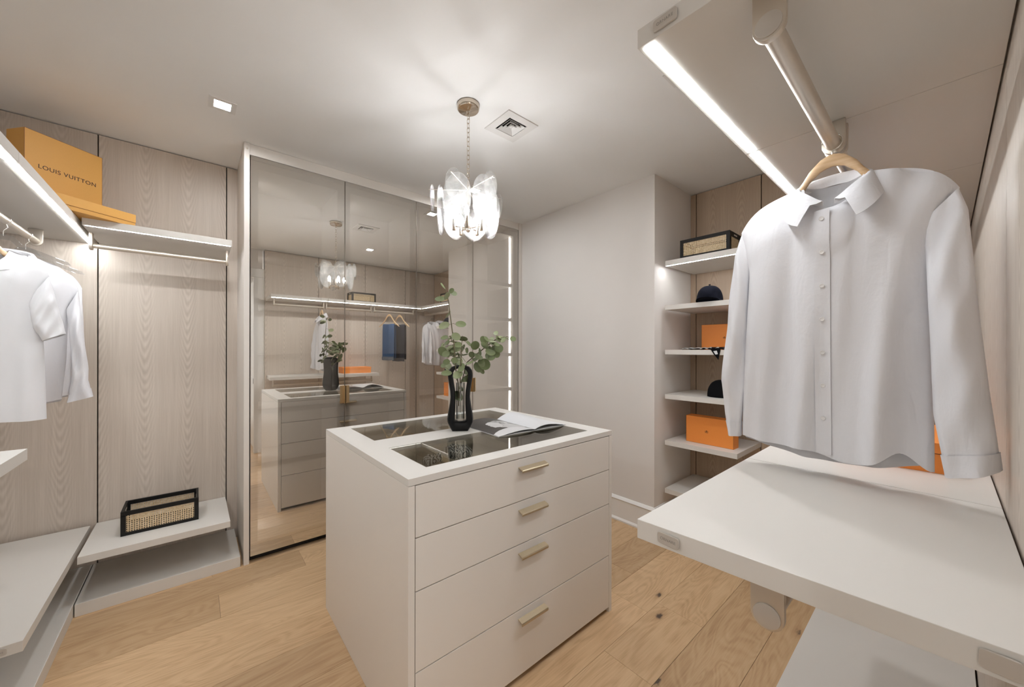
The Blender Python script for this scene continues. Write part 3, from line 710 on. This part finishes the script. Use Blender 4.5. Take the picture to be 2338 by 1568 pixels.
def disc(wd_, hg, th):
    rings = []
    for t, s in ((-0.5, 0.90), (-0.42, 0.97), (0, 1.0), (0.42, 0.97), (0.5, 0.90)):
        rings.append([(0.5*wd_*s*math.cos(a)*(1+0.02*math.sin(3*a)), t*th, 0.5*hg*s*math.copysign(abs(math.sin(a))**0.92, math.sin(a))) for a in [2*PI*i/32 for i in range(32)]])
    return B().loft(rings)
pd = {}
for i, az in enumerate(AZ):
    a = math.radians(az); dirv = Rv*math.cos(a)+Fv*math.sin(a); rzz = math.atan2(dirv.y, dirv.x)-PI/2
    obj('arm_rod', B().tube([(0, 0, 2.275), tuple(dirv*0.215+Vector((0, 0, 2.278)))], 0.0018, 8), 'alu', ch, smooth=50)
    for nm, rr, zz, dm in (('large_disc', 0.150, 2.170, (0.158, 0.272, 0.012)), ('small_disc', 0.196, 2.235, (0.082, 0.146, 0.009))):
        if nm not in pd: d_ = obj('glass_disc', disc(*dm), 'seeded', ch, smooth=50); pd[nm] = d_
        else: d_ = pd[nm].copy(); COL.objects.link(d_); d_.parent = ch
        d_.location = dirv*rr+Vector((0, 0, zz+0.004*((i*7) % 3-1))); d_.rotation_euler = (0, 0, rzz)
for i in range(5):
    a = math.radians(200+72*i); dv = (Rv*math.cos(a)+Fv*math.sin(a))*(0.078 if i else 0.078)
    obj('lamp_arm', B().tube([(0, 0, 2.065), tuple(dv+Vector((0, 0, 2.072)))], 0.004, 8), 'nickel', ch, smooth=50)
    obj('socket', B().lathe([(0.006, 2.045), (0.0095, 2.047), (0.0095, 2.056), (0.0085, 2.057), (0.0085, 2.108), (0.006, 2.110)], 16, (dv.x, dv.y, 0)), 'nickel', ch, smooth=40)
    obj('bulb', B().lathe([(0.005, 2.110), (0.008, 2.116), (0.0125, 2.128), (0.013, 2.136), (0.010, 2.150), (0.005, 2.160), (0.001, 2.164)], 16, (dv.x, dv.y, 0)), 'bulb', ch, smooth=60)

# ------------------------------------------------------------------ ceiling fittings
def down(x, y_, label):
    t = thing('downlight', label, 'ceiling light', (x, y_, H), 0, 'square recessed ceiling lights')
    b_ = B(); a, c = 0.060, 0.036
    for q in ((-a, a, -a, -c), (-a, a, c, a), (-a, -c, -c, c), (c, a, -c, c)): b_.box(*q, -0.004, 0.0)
    obj('trim_ring', b_, 'plastic_grey', t)
    obj('lens', B().box(-c, c, -c, c, -0.0015, 0), 'down', t)
down(0.115, 2.585, 'square recessed light above the left wood panels, left of the wardrobe top')
down(1.79, 2.585, 'square recessed light mirrored behind the chandelier, near the wardrobe')
down(1.80, 0.84, 'square recessed light seen only in the mirrored doors, right side')
down(0.1, -1.1, 'added unseen fill light in the hall outside the doorway')  # hall lamps are added out of view for soft fill through the doorway
down(0.9, -1.1, 'added unseen fill light at the east end of the hall outside')  # second added hall lamp, also unseen fill
ve = thing('air_vent', 'white square ceiling air vent right of the chandelier canopy', 'vent', (1.447, 1.70, H))
b_ = B(); a, c = 0.115, 0.068
for q in ((-a, a, -a, -c), (-a, a, c, a), (-a, -c, -c, c), (c, a, -c, c)): b_.box(*q, -0.006, 0)
obj('vent_frame', b_, 'plastic_grey', ve)
obj('duct', B().box(-c, c, -c, c, 0.085, 0.09).box(-c-.001, -c, -c, c, 0.001, 0.09).box(c, c+.001, -c, c, 0.001, 0.09).box(-c, c, -c-.001, -c, 0.001, 0.09).box(-c, c, c, c+.001, 0.001, 0.09), 'duct', ve)
def frust(h0, z0, h1, z1):
    q = lambda h, z: [(-h, -h, z), (h, -h, z), (h, h, z), (-h, h, z)]
    return B().add(q(h0, z0)+q(h1, z1), [(i, (i+1) % 4, 4+(i+1) % 4, 4+i) for i in range(4)])
for k in range(3):
    hb = 0.060-0.0185*k
    obj('louvre', frust(hb, -0.009, hb-0.014, 0.012), 'plastic_grey', ve, solid=0.0012)
obj('louvre_centre', B().box(-0.010, 0.010, -0.010, 0.010, -0.004, -0.002), 'plastic_grey', ve)

# ------------------------------------------------------------------ boxes and baskets
def carton(name, label, cx_, cy_, z, wx, wy, hz, rz, mat, edge, lid=None, mark=None, group=None, leanax=None):
    t = thing(name, label, 'box', (cx_, cy_, z), rz, group)
    g = 0.0008
    if lid:
        obj('box_base', B().box(-wx/2+g*2, wx/2-g*2, -wy/2+g*2, wy/2-g*2, 0, hz-lid+0.001), mat, t, bevel=0.0008)
        obj('lid', B().box(-wx/2, wx/2, -wy/2, wy/2, hz-lid, hz), mat, t, bevel=0.0008)
        obj('lid_seam', B().box(-wx/2-0.0002, wx/2+0.0002, -wy/2-0.0002, wy/2+0.0002, hz-lid-0.0012, hz-lid), edge, t)
    else:
        obj('box_base', B().box(-wx/2, wx/2, -wy/2, wy/2, 0, hz), mat, t, bevel=0.0008)
        e = 0.0012; b2 = B()
        for sx in (-1, 1):
            b2.box(sx*wx/2-e, sx*wx/2+e*0.2, -wy/2-e*.2, -wy/2+e, 0, hz) if sx > 0 else b2.box(-wx/2-e*.2, -wx/2+e, -wy/2-e*.2, -wy/2+e, 0, hz)
        b2.box(-wx/2, wx/2, -wy/2-e*.2, -wy/2+e, hz-e, hz+e*.2).box(-wx/2, wx/2, -wy/2-e*.2, -wy/2+e, 0, e)
        obj('edge_piping', b2, edge, t)
    return t
# saffron pair on the corner shelves
f1 = carton('gift_box', 'flat saffron lidded box on the corner of the upper left shelves', -0.470, 2.995, ZU+TH+0.004, 0.345, 0.26, 0.068, math.radians(36), 'mustard', 'mustard_edge', lid=0.045, group='saffron boxes')
t1 = carton('gift_box', 'tall saffron box with dark lettering standing on the flat one', -0.575, 3.185, ZU+TH+0.073, 0.315, 0.12, 0.365, math.radians(40), 'mustard', 'mustard_edge', group='saffron boxes')
text('lettering', 'LOUIS VUITTON', 0.030, 'print', t1, (0.01, -0.0609, 0.19), (PI/2, 0, 0), 0.0003, 1.1, 1.0)
def emblem(parent, loc, rot, s=0.012):
    o = obj('stamp', B().tube([(s*math.cos(a), s*0.45*math.sin(a), 0) for a in [2*PI*k/20 for k in range(20)]], s*0.07, 5, closed=True).box(-s*0.7, s*0.5, -s*0.1, s*0.1, -0.0003, 0.0004).box(-s*0.2, s*0.3, 0.0, s*0.75, -0.0003, 0.0004).box(-s*0.9, s*0.9, -s*0.75, -s*0.62, -0.0003, 0.0004), 'orange_edge', parent)
    o.location = loc; o.rotation_euler = rot; return o
o5 = carton('gift_box', 'long bright orange box standing on the lower niche shelf', 2.922, 1.128, 0.700, 0.335, 0.09, 0.20, -PI/2+math.radians(-2), 'orange', 'orange_edge', group='orange boxes')
emblem(o5, (-0.015, -0.0453, 0.095), (PI/2, 0, 0))
o3 = carton('gift_box', 'orange box standing behind the striped scarf on the niche shelf', 3.15, 1.105, 1.401, 0.34, 0.09, 0.20, -PI/2, 'orange', 'orange_edge', group='orange boxes')
emblem(o3, (-0.0, -0.0453, 0.095), (PI/2, 0, 0), 0.010)
os_ = carton('gift_box', 'flat lidded orange box on the lower right shelf beneath the shirt', 1.835, 0.125, ZL+TH, 0.40, 0.25, 0.088, math.radians(2), 'orange', 'orange_edge', lid=0.03, group='orange boxes')

def basket(label, loc, rz):
    t = thing('cane_basket', label, 'basket', loc, rz, 'cane baskets')
    wx, wy, hz, th = 0.345, 0.22, 0.140, 0.012
    def side(L, along, offs, top, btm, post):
        b_ = B()
        def bx(a0, a1, z0, z1):
            if along == 'x': b_.box(a0, a1, offs-th/2, offs+th/2, z0, z1)
            else: b_.box(offs-th/2, offs+th/2, a0, a1, z0, z1)
        bx(-L/2, L/2, hz-top, hz); bx(-L/2, L/2, 0, btm); bx(-L/2, -L/2+post, btm, hz-top); bx(L/2-post, L/2, btm, hz-top)
        obj('side_frame', b_, 'black', t, bevel=0.0008)
        c = B(); z0, z1 = btm-0.002, hz-top+0.002; a0, a1 = -L/2+post-0.002, L/2-post+0.002
        nv = int((a1-a0)/0.0105); nh = 9
        def cb(p0, p1, q0, q1, y0, y1):
            if along == 'x': c.box(p0, p1, offs+y0, offs+y1, q0, q1)
            else: c.box(offs+y0, offs+y1, p0, p1, q0, q1)
        for i in range(nv+1): p = lerp(a0, a1, i/nv); cb(p-0.0028, p+0.0028, z0, z1, -0.001, 0.0003)
        for j in range(nh+1): q = lerp(z0, z1, j/nh); cb(a0, a1, q-0.0024, q+0.0024, -0.0003, 0.001)
        o = obj('cane_weave', c, 'cane', t, fixn=False); o['kind'] = 'stuff'
    side(wx, 'x', -wy/2+th/2, 0.024, 0.018, 0.022); side(wx, 'x', wy/2-th/2, 0.024, 0.018, 0.022)
    side(wy-2*th, 'y', -wx/2+th/2, 0.034, 0.018, 0.02); side(wy-2*th, 'y', wx/2-th/2, 0.034, 0.018, 0.02)
    for s in (-1, 1): obj('handle_slot', B().box(s*(wx/2-th/2)-th*0.55, s*(wx/2-th/2)+th*0.55, -0.03, 0.03, hz-0.024, hz-0.014), 'shelf', t, bevel=0.002)
    obj('bottom', B().box(-wx/2+th, wx/2-th, -wy/2+th, wy/2-th, 0.003, 0.009), 'black', t)
    return t
bk = basket('black framed cane basket on the low shelf beside the wardrobe', (-0.151, 3.20, 0.317), 0)
dup(bk, (2.915, 1.138, ZU+TH), -PI/2, 'black framed cane basket on the top niche shelf at right', 'cane baskets')
dup(bk, (1.90, 0.22, ZU+TH), PI, 'black framed cane basket seen only in the mirrored doors on the upper shelf', 'cane baskets')

# ------------------------------------------------------------------ caps and scarf in the niche
def cap(label, loc, rz, mat, brim=True):
    t = thing('baseball_cap', label, 'cap', loc, rz, 'caps in the niche')
    rows = []; n = 36
    for j in range(10):
        v = j/9; row_ = []
        for k in range(n):
            a = 2*PI*k/n; ca = math.cos(v*PI/2)
            rad = 0.100*(ca**0.72)*(1-0.012*abs(math.sin(3*a)))
            front = max(0, -math.sin(a))
            row_.append((rad*0.88*math.cos(a), rad*1.0*math.sin(a), 0.012+0.112*(math.sin(v*PI/2)**(1.0-0.30*front))))
        rows.append(row_)
    obj('crown', B().grid(rows, ring=True), mat, t, smooth=60, solid=0.002)
    obj('button', B().sphere((0, 0, 0.132), 0.008, 12, 6, 0.6), mat, t, smooth=60)
    if brim:
        rows = []
        for j in range(6):
            v = j/5; row_ = []
            for k in range(17):
                a = math.radians(lerp(195, 345, k/16)); s = (k/16-0.5)*2
                rad = 0.097; ext = v*0.072*(1-abs(s)**3.2)
                row_.append((0.88*rad*math.cos(a)*(1+0.03*v), rad*math.sin(a)-ext, 0.020-0.004*v+0.012*(1-s*s)*v-0.012*s*s*v))
            rows.append(row_)
        obj('brim', B().grid(rows), mat, t, smooth=60, solid=0.003)
    obj('sweatband', B().loft([[(0.0865*math.cos(2*PI*k/n), 0.0985*math.sin(2*PI*k/n), z) for k in range(n)] for z in (0.0, 0.014)], False, False), mat, t, smooth=60, solid=0.002)
    return t
cap('dark navy baseball cap, brim to the front, on the second niche shelf', (2.878, 1.125, 1.747), -PI/2+0.2, 'navycap')
cap('plain black baseball cap on the niche shelf above the long orange box', (2.93, 1.055, 1.058), -PI/2+1.9, 'cap')
# striped scarf lying on the shelf, one black corner hanging over the front edge
sc = thing('scarf', 'striped black and white scarf drooping over the niche shelf edge', 'scarf', (2.80, 1.13, 1.402), 0)
rows = []
for j in range(9):
    v = j/8; row_ = []
    for k in range(33):
        u = k/32
        row_.append((lerp(-0.022, 0.20, v), lerp(0.155, -0.12, u), 0.0045+0.010*abs(math.sin(u*19+v*4))*(0.4+0.6*u)+0.006*math.sin(v*7)))
    rows.append(row_)
obj('striped_cloth', B().grid(rows), 'stripe', sc, smooth=60, solid=0.0012)
fl_ = [(0.03, -0.035, 0.019), (0.0, -0.042, 0.017), (-0.031, -0.05, 0.010), (-0.034, -0.075, -0.03), (-0.0335, -0.105, -0.068)]
fr_ = [(0.03, -0.135, 0.019), (0.0, -0.13, 0.017), (-0.032, -0.122, 0.010), (-0.035, -0.115, -0.03), (-0.0345, -0.108, -0.070)]
obj('black_corner', B().grid([[tuple(lerp(p[i], q_[i], t) for i in range(3)) for t in (0, 0.25, 0.5, 0.75, 1)] for p, q_ in zip(fl_, fr_)]), 'cap', sc, smooth=60, solid=0.0015)
obj('white_patch', B().add([(-0.0370, -0.075, -0.010), (-0.0370, -0.098, -0.006), (-0.0370, -0.105, -0.030), (-0.0370, -0.090, -0.034)], [(0, 1, 2, 3)]), 'paper', sc, solid=0.0008)

# ------------------------------------------------------------------ hangers and clothes
def wood_hanger(label, loc, rz, group='wooden hangers', drop=0.0):
    t = thing('wooden_hanger', label, 'hanger', loc, rz, group)
    top, bot = [], []
    for k in range(33):
        x = lerp(-0.205, 0.205, k/32); ax = abs(x)
        zt = poly([(0, -0.033), (0.02, -0.038), (0.045, -0.060), (0.075, -0.106), (0.11, -0.148), (0.16, -0.190), (0.205, -0.228)], ax)[0]-drop
        th = lerp(0.034, 0.018, min(1, ax/0.2))*(1 if ax < 0.17 else 1-((ax-0.17)/0.035)**2*0.6)
        top.append((x, zt)); bot.append((x, zt-th))
    dv = lambda x: 0.003*(abs(x)/0.2)**2
    rings = []
    for (x, zt), (_, zb) in zip(top, bot):
        hw = 0.0065+0.002*abs(x)/0.2; o = -dv(x)
        rings.append([(x, o-hw, lerp(zb, zt, .25)), (x, o-hw, lerp(zb, zt, .75)), (x, o-hw*.5, zt), (x, o+hw*.5, zt), (x, o+hw, lerp(zb, zt, .75)), (x, o+hw, lerp(zb, zt, .25)), (x, o+hw*.5, zb), (x, o-hw*.5, zb)])
    obj('shoulder_bar', B().loft(rings), 'beech', t, smooth=50)
    obj('trouser_bar', B().tube([(-0.135, 0.0, -0.198-drop), (0.135, 0.0, -0.198-drop)], 0.0055, 10), 'beech', t, smooth=50)
    pts = [(0, 0, -0.045-drop), (0, 0, -0.027)]
    for k in range(17):
        a = math.radians(lerp(-88, 175, k/16)); pts.append((0.0212*math.cos(a), 0, 0.0212*math.sin(a)))
    obj('hook', B().tube(pts, 0.0021, 8), 'steel', t, smooth=50)
    return t
def plastic_hanger(label, loc, rz, group='clear plastic hangers'):
    t = thing('plastic_hanger', label, 'hanger', loc, rz, group)
    pts = [(0, 0, -0.075), (0, 0, -0.05), (0.012, 0, -0.035)]
    for k in range(15):
        a = math.radians(lerp(-70, 170, k/14)); pts.append((0.0212*math.cos(a), 0, 0.0212*math.sin(a)))
    obj('hook', B().tube(pts, 0.002, 8), 'steel', t, smooth=50)
    P = [(0, -0.068), (0.03, -0.072), (0.052, -0.105), (0.075, -0.115), (0.19, -0.165), (0.20, -0.180), (0.175, -0.178), (0.07, -0.135), (0.04, -0.122), (0.02, -0.092), (0, -0.090)]
    P = P+[(-x, z) for x, z in P[-2:0:-1]]
    obj('body', B().prism(P, 'y', -0.0035, 0.0035), 'clear_plastic', t, bevel=0.001)
    return t

def garment(name, label, loc, rz, cat, group, p):
    """hanging shirt; local x across (seen from the front), -y to the front, z from the rail"""
    t = thing(name, label, cat, loc, rz, group)
    rnd = random.Random(p.get('seed', 1)); mat = p['mat']
    sw, tipz, neckz, nw, dip = p['sw'], p['tipz'], p['neckz'], p['nw'], p['dip']
    L_, R_ = p['left'], p['right']            # body edges [(v, x)]
    hem = p['hem']
    ph = [rnd.uniform(0, 6) for _ in range(8)]
    def shoulder(x):
        ax = abs(x); k = (ax-nw)/(sw-nw)
        if ax >= nw: return neckz+(tipz-neckz)*(0.42*k+0.58*max(0, k)**5)
        return None
    nu, nv = 64, 48
    def P(u, v, front):
        xt = lerp(-sw, sw, u)
        xa, xb = poly(L_, v)[0], poly(R_, v)[0]
        x = lerp(xa, xb, u)
        z0 = shoulder(xt); yn = 0.0
        if z0 is None:
            k = xt/nw; c = math.sqrt(max(0, 1-k*k))
            z0 = neckz-(dip if front else dip*0.12)*c; yn = (-0.045 if front else 0.028)*c
        z = lerp(z0, hem(u, front), v)
        T = p.get('thick', 0.045)*(min(1, v/0.16)**0.6)*(1-0.25*v)
        y_ = (-1 if front else 1)*T*superell(u, 2.6)+yn*(1-min(1, v/0.2))
        A = p.get('fold', 0.012)*min(1, v*1.3)**1.1
        s1 = math.sin(u*17+ph[0]+0.9*math.sin(3*v+ph[1]))
        f = (0.5*s1+0.5*s1**3)*0.62+math.sin(u*31+ph[2]+1.2*v)*0.28+math.sin(u*9-1.5*v+ph[3])*0.45
        # drag lines radiating from the shoulder tips
        dr = math.sin((u*26+v*7)+ph[4])*math.exp(-((u-0.86)/0.12)**2)*math.exp(-v*2.2)*0.011
        y_ += (A*f*(1 if front else 0.7)+dr*(1 if front else 0))*superell(u, 4)
        return (x, y_, z)
    rows = []
    for j in range(nv+1):
        v = (j/nv)
        ring = [P(i/nu, v, True) for i in range(nu+1)]+[P(1-i/nu, v, False) for i in range(1, nu)]
        rows.append(ring)
    obj('body', B().grid(rows, ring=True), mat, t, smooth=70, fixn=True)
    def front_at(x, z):
        best = None
        for j in range(2, nv+1):
            for i in range(nu+1):
                q = rows[j][i]; d = (q[0]-x)**2+(q[2]-z)**2
                if best is None or d < best[0]: best = (d, q)
        return best[1]
    def sleeve(side, outer, inner, yo, thick, cuff=True, nm='sleeve'):
        rr = []; m = 40; n = 16
        for j in range(m+1):
            v = j/m; o = poly(outer, v); i_ = poly(inner, v); yoff = poly(yo, v)[0]
            th = thick*(0.35+0.65*min(1, v*3))*(1-0.2*v)
            def pt(u, s):
                x, z = lerp(o[0], i_[0], u), lerp(o[1], i_[1], u)
                w_ = (1.0 if cuff else 0.35)*0.004*math.sin(v*11+u*5+ph[5])*min(1, v*2)+0.003*math.sin(v*23-u*7+ph[6])+0.005*math.sin(u*8+ph[7]+v*2)*min(1, v*2)
                return (x, yoff+s*th*superell(u, 2.2)-w_, z)
            rr.append([pt(k/n, -1) for k in range(n+1)]+[pt(1-k/n, 1) for k in range(1, n)])
        obj(nm, B().grid(rr, ring=True), mat, t, smooth=70)
        if cuff:
            j0 = int(m*0.925)
            cr = []
            for j in range(j0, m+1):
                c = Vector((0, 0, 0))
                for q in rr[j]: c += Vector(q)
                c /= len(rr[j])
                cr.append([tuple(c+(Vector(q)-c)*1.05+Vector((0, (Vector(q)-c).y*0.10, -0.001 if j == m else 0))) for q in rr[j]])
            obj('cuff', B().grid(cr, ring=True), mat, t, smooth=70)
    for s in p['sleeves']: sleeve(*s)
    # collar
    if p['collar'] == 'shirt':
        rr = []; n = 60
        prof_ = [(0.0, 0.0), (0.001, 0.014), (0.002, 0.027), (0.006, 0.033), (0.012, 0.031), (0.020, 0.014), (0.028, -0.008), (0.034, -0.030)]
        zf, zb = neckz-dip+0.004, neckz-0.004
        for m_, (ro, rz_) in enumerate(prof_):
            row_ = []; fl_k = max(0, (m_-3)/4)
            for k in range(n+1):
                th = lerp(math.radians(10), math.radians(350), k/n)
                sx = -1 if th < PI else 1
                fr_k = max(0, math.cos(th))                    # 1 at the front opening
                bx, by = -(nw+0.002)*math.sin(th), -0.046*math.cos(th)-0.006
                bz = lerp(zf, zb, ((1-math.cos(th))/2)**0.75)
                nx, ny = -math.sin(th), -math.cos(th)
                spread = ro*(1.0+0.25*abs(math.sin(th)))
                tip = fl_k*fr_k**2.2
                row_.append((bx+nx*spread+sx*tip*0.044, by+ny*spread-0.010*tip, bz+rz_*(1-0.7*fr_k**6 if m_ <= 4 else 1)-tip*0.026+0.004*fl_k*abs(math.sin(th))))
            rr.append(row_)
        obj('collar', B().grid(rr), mat, t, smooth=60, solid=0.0012)
        # placket and buttons
        xc = p.get('xc', 0.0); zt_, zb_ = neckz-dip-0.006, hem(0.5, True)+0.004
        rows2 = []
        for j in range(34):
            z = lerp(zt_, zb_, j/33); row_ = []
            for k in range(5):
                x = xc+lerp(-0.017, 0.017, k/4); q = front_at(x, z)
                row_.append((x, q[1]-0.0035-0.0012*math.sin(j*1.9)*(1 if k in (1, 3) else .3), z))
            rows2.append(row_)
        obj('placket', B().grid(rows2), mat, t, smooth=60, solid=0.0015)
        nb = p.get('buttons', 7)
        for k in range(nb):
            z = lerp(zt_-0.025, zb_+0.10, k/(nb-1)); q = front_at(xc, z)
            o = obj('button', B().lathe([(0.001, 0), (0.0055, 0), (0.0058, 0.0012), (0.0048, 0.0016), (0.0035, 0.0010), (0.001, 0.0010)], 14), 'button', t, smooth=40)
            o.matrix_local = Matrix.Translation((xc, q[1]-0.0052, z)) @ Matrix.Rotation(PI/2, 4, 'X')
    elif p['collar'] == 'crew':
        pts = []
        for k in range(40):
            th = 2*PI*k/40
            pts.append((-(nw-0.002)*math.sin(th), -0.040*math.cos(th)-0.005, lerp(neckz-dip+0.002, neckz-dip*0.1+0.002, ((1-math.cos(th))/2)**0.85)))
        rr = [[(p_[0]*(1+o_*6), p_[1]*(1+o_*6), p_[2]-z_) for p_ in pts] for o_, z_ in ((0, 0), (0.012, -0.002), (0.03, 0.008), (0.045, 0.020))]
        obj('neckband', B().grid(rr, ring=True), mat, t, smooth=60, solid=0.0015)
    if p.get('pocket'):
        x0, z0 = p['pocket']; q = []
        for j in range(7):
            q.append([(x0+lerp(-0.05, 0.05, k/6), front_at(x0+lerp(-0.05, 0.05, k/6), z0-0.11*j/6)[1]-0.002, z0-0.11*j/6) for k in range(7)])
        obj('pocket', B().grid(q), mat, t, smooth=60, solid=0.001)
    return t

# big shirt on the south rail (seen from the west)
XS, YH = 1.36, 0.205
wood_hanger('wooden hanger holding the big white shirt in the right foreground', (XS-0.003, YH, ZR), -PI/2)
def hem_big(u, fr):
    s = 2*u-1
    if fr: return -0.865+0.028*math.exp(-((u-0.86)/0.07)**2)-0.020*math.exp(-((u-0.62)/0.14)**2)+0.012*math.exp(-(u/0.12)**2)-0.012*math.exp(-((u-1)/0.06)**2)
    return -0.905+0.042*s*s
big = dict(mat='linen', seed=5, sw=0.228, tipz=-0.200, neckz=-0.102, nw=0.064, dip=0.090, xc=-0.014, thick=0.050, fold=0.021,
    left=[(0, -0.228), (0.22, -0.205), (0.6, -0.215), (1, -0.222)], right=[(0, 0.228), (0.22, 0.190), (0.6, 0.188), (1, 0.190)], hem=hem_big,
    sleeves=[(-1, [(0, -0.226, -0.204), (0.15, -0.246, -0.27), (0.45, -0.268, -0.48), (0.72, -0.286, -0.68), (0.88, -0.272, -0.79), (1, -0.262, -0.858)],
                  [(0, -0.200, -0.30), (0.2, -0.205, -0.37), (0.5, -0.208, -0.55), (0.75, -0.212, -0.70), (1, -0.226, -0.860)], [(0, 0.0), (0.4, -0.006), (1, -0.012)], 0.030),
             (1, [(0, 0.226, -0.204), (0.12, 0.240, -0.26), (0.4, 0.252, -0.46), (0.7, 0.268, -0.66), (1, 0.285, -0.838)],
                 [(0, 0.172, -0.27), (0.2, 0.176, -0.37), (0.5, 0.182, -0.54), (0.8, 0.188, -0.73), (1, 0.208, -0.870)], [(0, -0.012), (0.3, -0.042), (0.7, -0.052), (1, -0.055)], 0.034)],
    collar='shirt', buttons=7, pocket=None)
garment('dress_shirt', 'large white button-up shirt on a wooden hanger in the right foreground', (XS, YH, ZR), -PI/2, 'shirt', 'white long-sleeved shirts', big)

# west rail: tee in front, two long-sleeved shirts behind
XR = -0.655
wt = wood_hanger('wooden hanger holding the white tee at far left', (XR, 2.388, ZR), 0, drop=0.055)
for ch_ in wt.children:
    if not ch_.name.startswith('hook'): ch_.scale = (0.86, 1, 1)
tee = dict(mat='cotton', seed=9, sw=0.205, tipz=-0.290, neckz=-0.196, nw=0.102, dip=0.085, thick=0.05, fold=0.010,
    left=[(0, -0.205), (0.25, -0.195), (1, -0.20)], right=[(0, 0.205), (0.25, 0.183), (0.6, 0.192), (1, 0.197)], hem=lambda u, fr: -0.862+(0.006 if fr else -0.004)*math.sin(u*5),
    sleeves=[(-1, [(0, -0.204, -0.288), (0.4, -0.235, -0.40), (1, -0.255, -0.525)], [(0, -0.185, -0.42), (1, -0.175, -0.545)], [(0, 0), (1, -0.01)], 0.035, False),
             (1, [(0, 0.204, -0.288), (0.4, 0.224, -0.38), (1, 0.252, -0.520)], [(0, 0.150, -0.40), (0.6, 0.165, -0.50), (1, 0.190, -0.552)], [(0, -0.008), (1, -0.022)], 0.040, False)],
    collar='crew')
garment('t_shirt', 'white short-sleeved tee hanging at far left, in front', (XR, 2.385, ZR), 0, 't-shirt', None, tee)
plastic_hanger('clear plastic hanger between the white tee and the shirt behind it', (XR, 2.76, ZR), 0)
ls = dict(mat='linen', seed=12, sw=0.225, tipz=-0.300, neckz=-0.150, nw=0.07, dip=0.08, thick=0.045, fold=0.010, xc=0.0,
    left=[(0, -0.225), (0.22, -0.2), (1, -0.21)], right=[(0, 0.225), (0.22, 0.19), (0.6, 0.185), (1, 0.17)], hem=lambda u, fr: -0.845+0.02*(2*u-1)**2-(0 if fr else 0.01),
    sleeves=[(-1, [(0, -0.224, -0.299), (0.5, -0.275, -0.55), (1, -0.285, -0.83)], [(0, -0.19, -0.40), (1, -0.215, -0.845)], [(0, 0), (1, -0.01)], 0.03),
             (1, [(0, 0.224, -0.299), (0.2, 0.232, -0.38), (0.75, 0.262, -0.68), (0.85, 0.262, -0.735), (1, 0.277, -0.815)], [(0, 0.185, -0.40), (0.6, 0.21, -0.66), (0.8, 0.212, -0.74), (1, 0.196, -0.838)], [(0, -0.01), (0.5, -0.04), (1, -0.05)], 0.032)],
    collar='shirt', buttons=7)
garment('dress_shirt', 'white long-sleeved shirt right behind the tee at far left', (XR, 2.765, ZR), 0, 'shirt', 'white long-sleeved shirts', ls)
plastic_hanger('clear plastic hanger deepest on the left rail, next to the rail bracket', (XR, 3.05, ZR), 0)
ls2 = dict(ls); ls2['seed'] = 21; ls2['sw'] = 0.19; ls2['left'] = [(0, -0.19), (0.22, -0.18), (1, -0.18)]; ls2['right'] = [(0, 0.19), (0.22, 0.17), (1, 0.16)]
ls2['tipz'] = -0.255
ls2['sleeves'] = [(-1, [(0, -0.189, -0.254), (0.5, -0.2, -0.55), (1, -0.21, -0.80)], [(0, -0.16, -0.38), (1, -0.15, -0.82)], [(0, 0), (1, -0.01)], 0.03),
                  (1, [(0, 0.189, -0.254), (0.5, 0.2, -0.55), (1, 0.205, -0.80)], [(0, 0.16, -0.38), (1, 0.15, -0.82)], [(0, 0), (1, -0.02)], 0.03)]
garment('dress_shirt', 'white long-sleeved shirt deepest on the left rail, mostly hidden', (XR, 3.055, ZR), 0, 'shirt', 'white long-sleeved shirts', ls2)

# east rail (visible in the mirrored doors): two white shirts
for k, (yy, lab) in enumerate(((0.34, 'white shirt nearest the corner, seen only in the mirrored doors'), (0.60, 'second white shirt from the corner, seen only in the mirrored doors'))):
    plastic_hanger('clear plastic hanger of the mirrored '+('corner shirt' if k == 0 else 'second shirt from the corner'), (3.02, yy, ZR), PI)
    e = dict(ls2); e['seed'] = 31+k
    garment('dress_shirt', lab, (3.02, yy+0.004, ZR), PI, 'shirt', 'white long-sleeved shirts', e)

# folded trousers on the south rail (visible in the mirrored doors)
def trousers(label, loc, rz, mat, drop, wdt):
    t = thing('folded_trousers', label, 'trousers', loc, rz, 'folded trousers')
    rows = []
    path = [(-0.022, -drop), (-0.022, -0.45), (-0.021, -0.27), (-0.017, -0.203), (-0.008, -0.190), (0.008, -0.190), (0.017, -0.203), (0.021, -0.27), (0.023, -0.45), (0.024, -drop+0.03)]
    for j, (y_, z) in enumerate(path):
        rows.append([(lerp(-wdt, wdt, i/12), y_+0.002*math.sin(i*0.9+j), z+0.002*math.sin(i*0.7)-0.001) for i in range(13)])
    obj('legs', B().grid(rows), mat, t, smooth=60, solid=0.004)
    rows = [[(lerp(-wdt-0.001, wdt+0.001, i/12), s, z) for i in range(13)] for s, z in ((-0.034, -drop+0.055), (-0.034, -drop+0.005))]
    obj('turned_cuff', B().grid(rows), 'cuff_denim' if mat == 'jean' else mat, t, smooth=60, solid=0.003)
    return t
wood_hanger('wooden hanger with blue jeans, seen only in the mirrored doors', (2.33, YH, ZR), -2.0)
trousers('folded blue jeans on a hanger, seen only in the mirrored doors', (2.33, YH, ZR), -2.0, 'jean', 0.76, 0.118)
wood_hanger('wooden hanger with dark trousers, seen only in the mirrored doors', (2.50, YH, ZR), -2.0)
trousers('folded dark trousers next to the jeans, seen only in the mirrored doors', (2.50, YH, ZR), -2.0, 'darkjean', 0.78, 0.118)
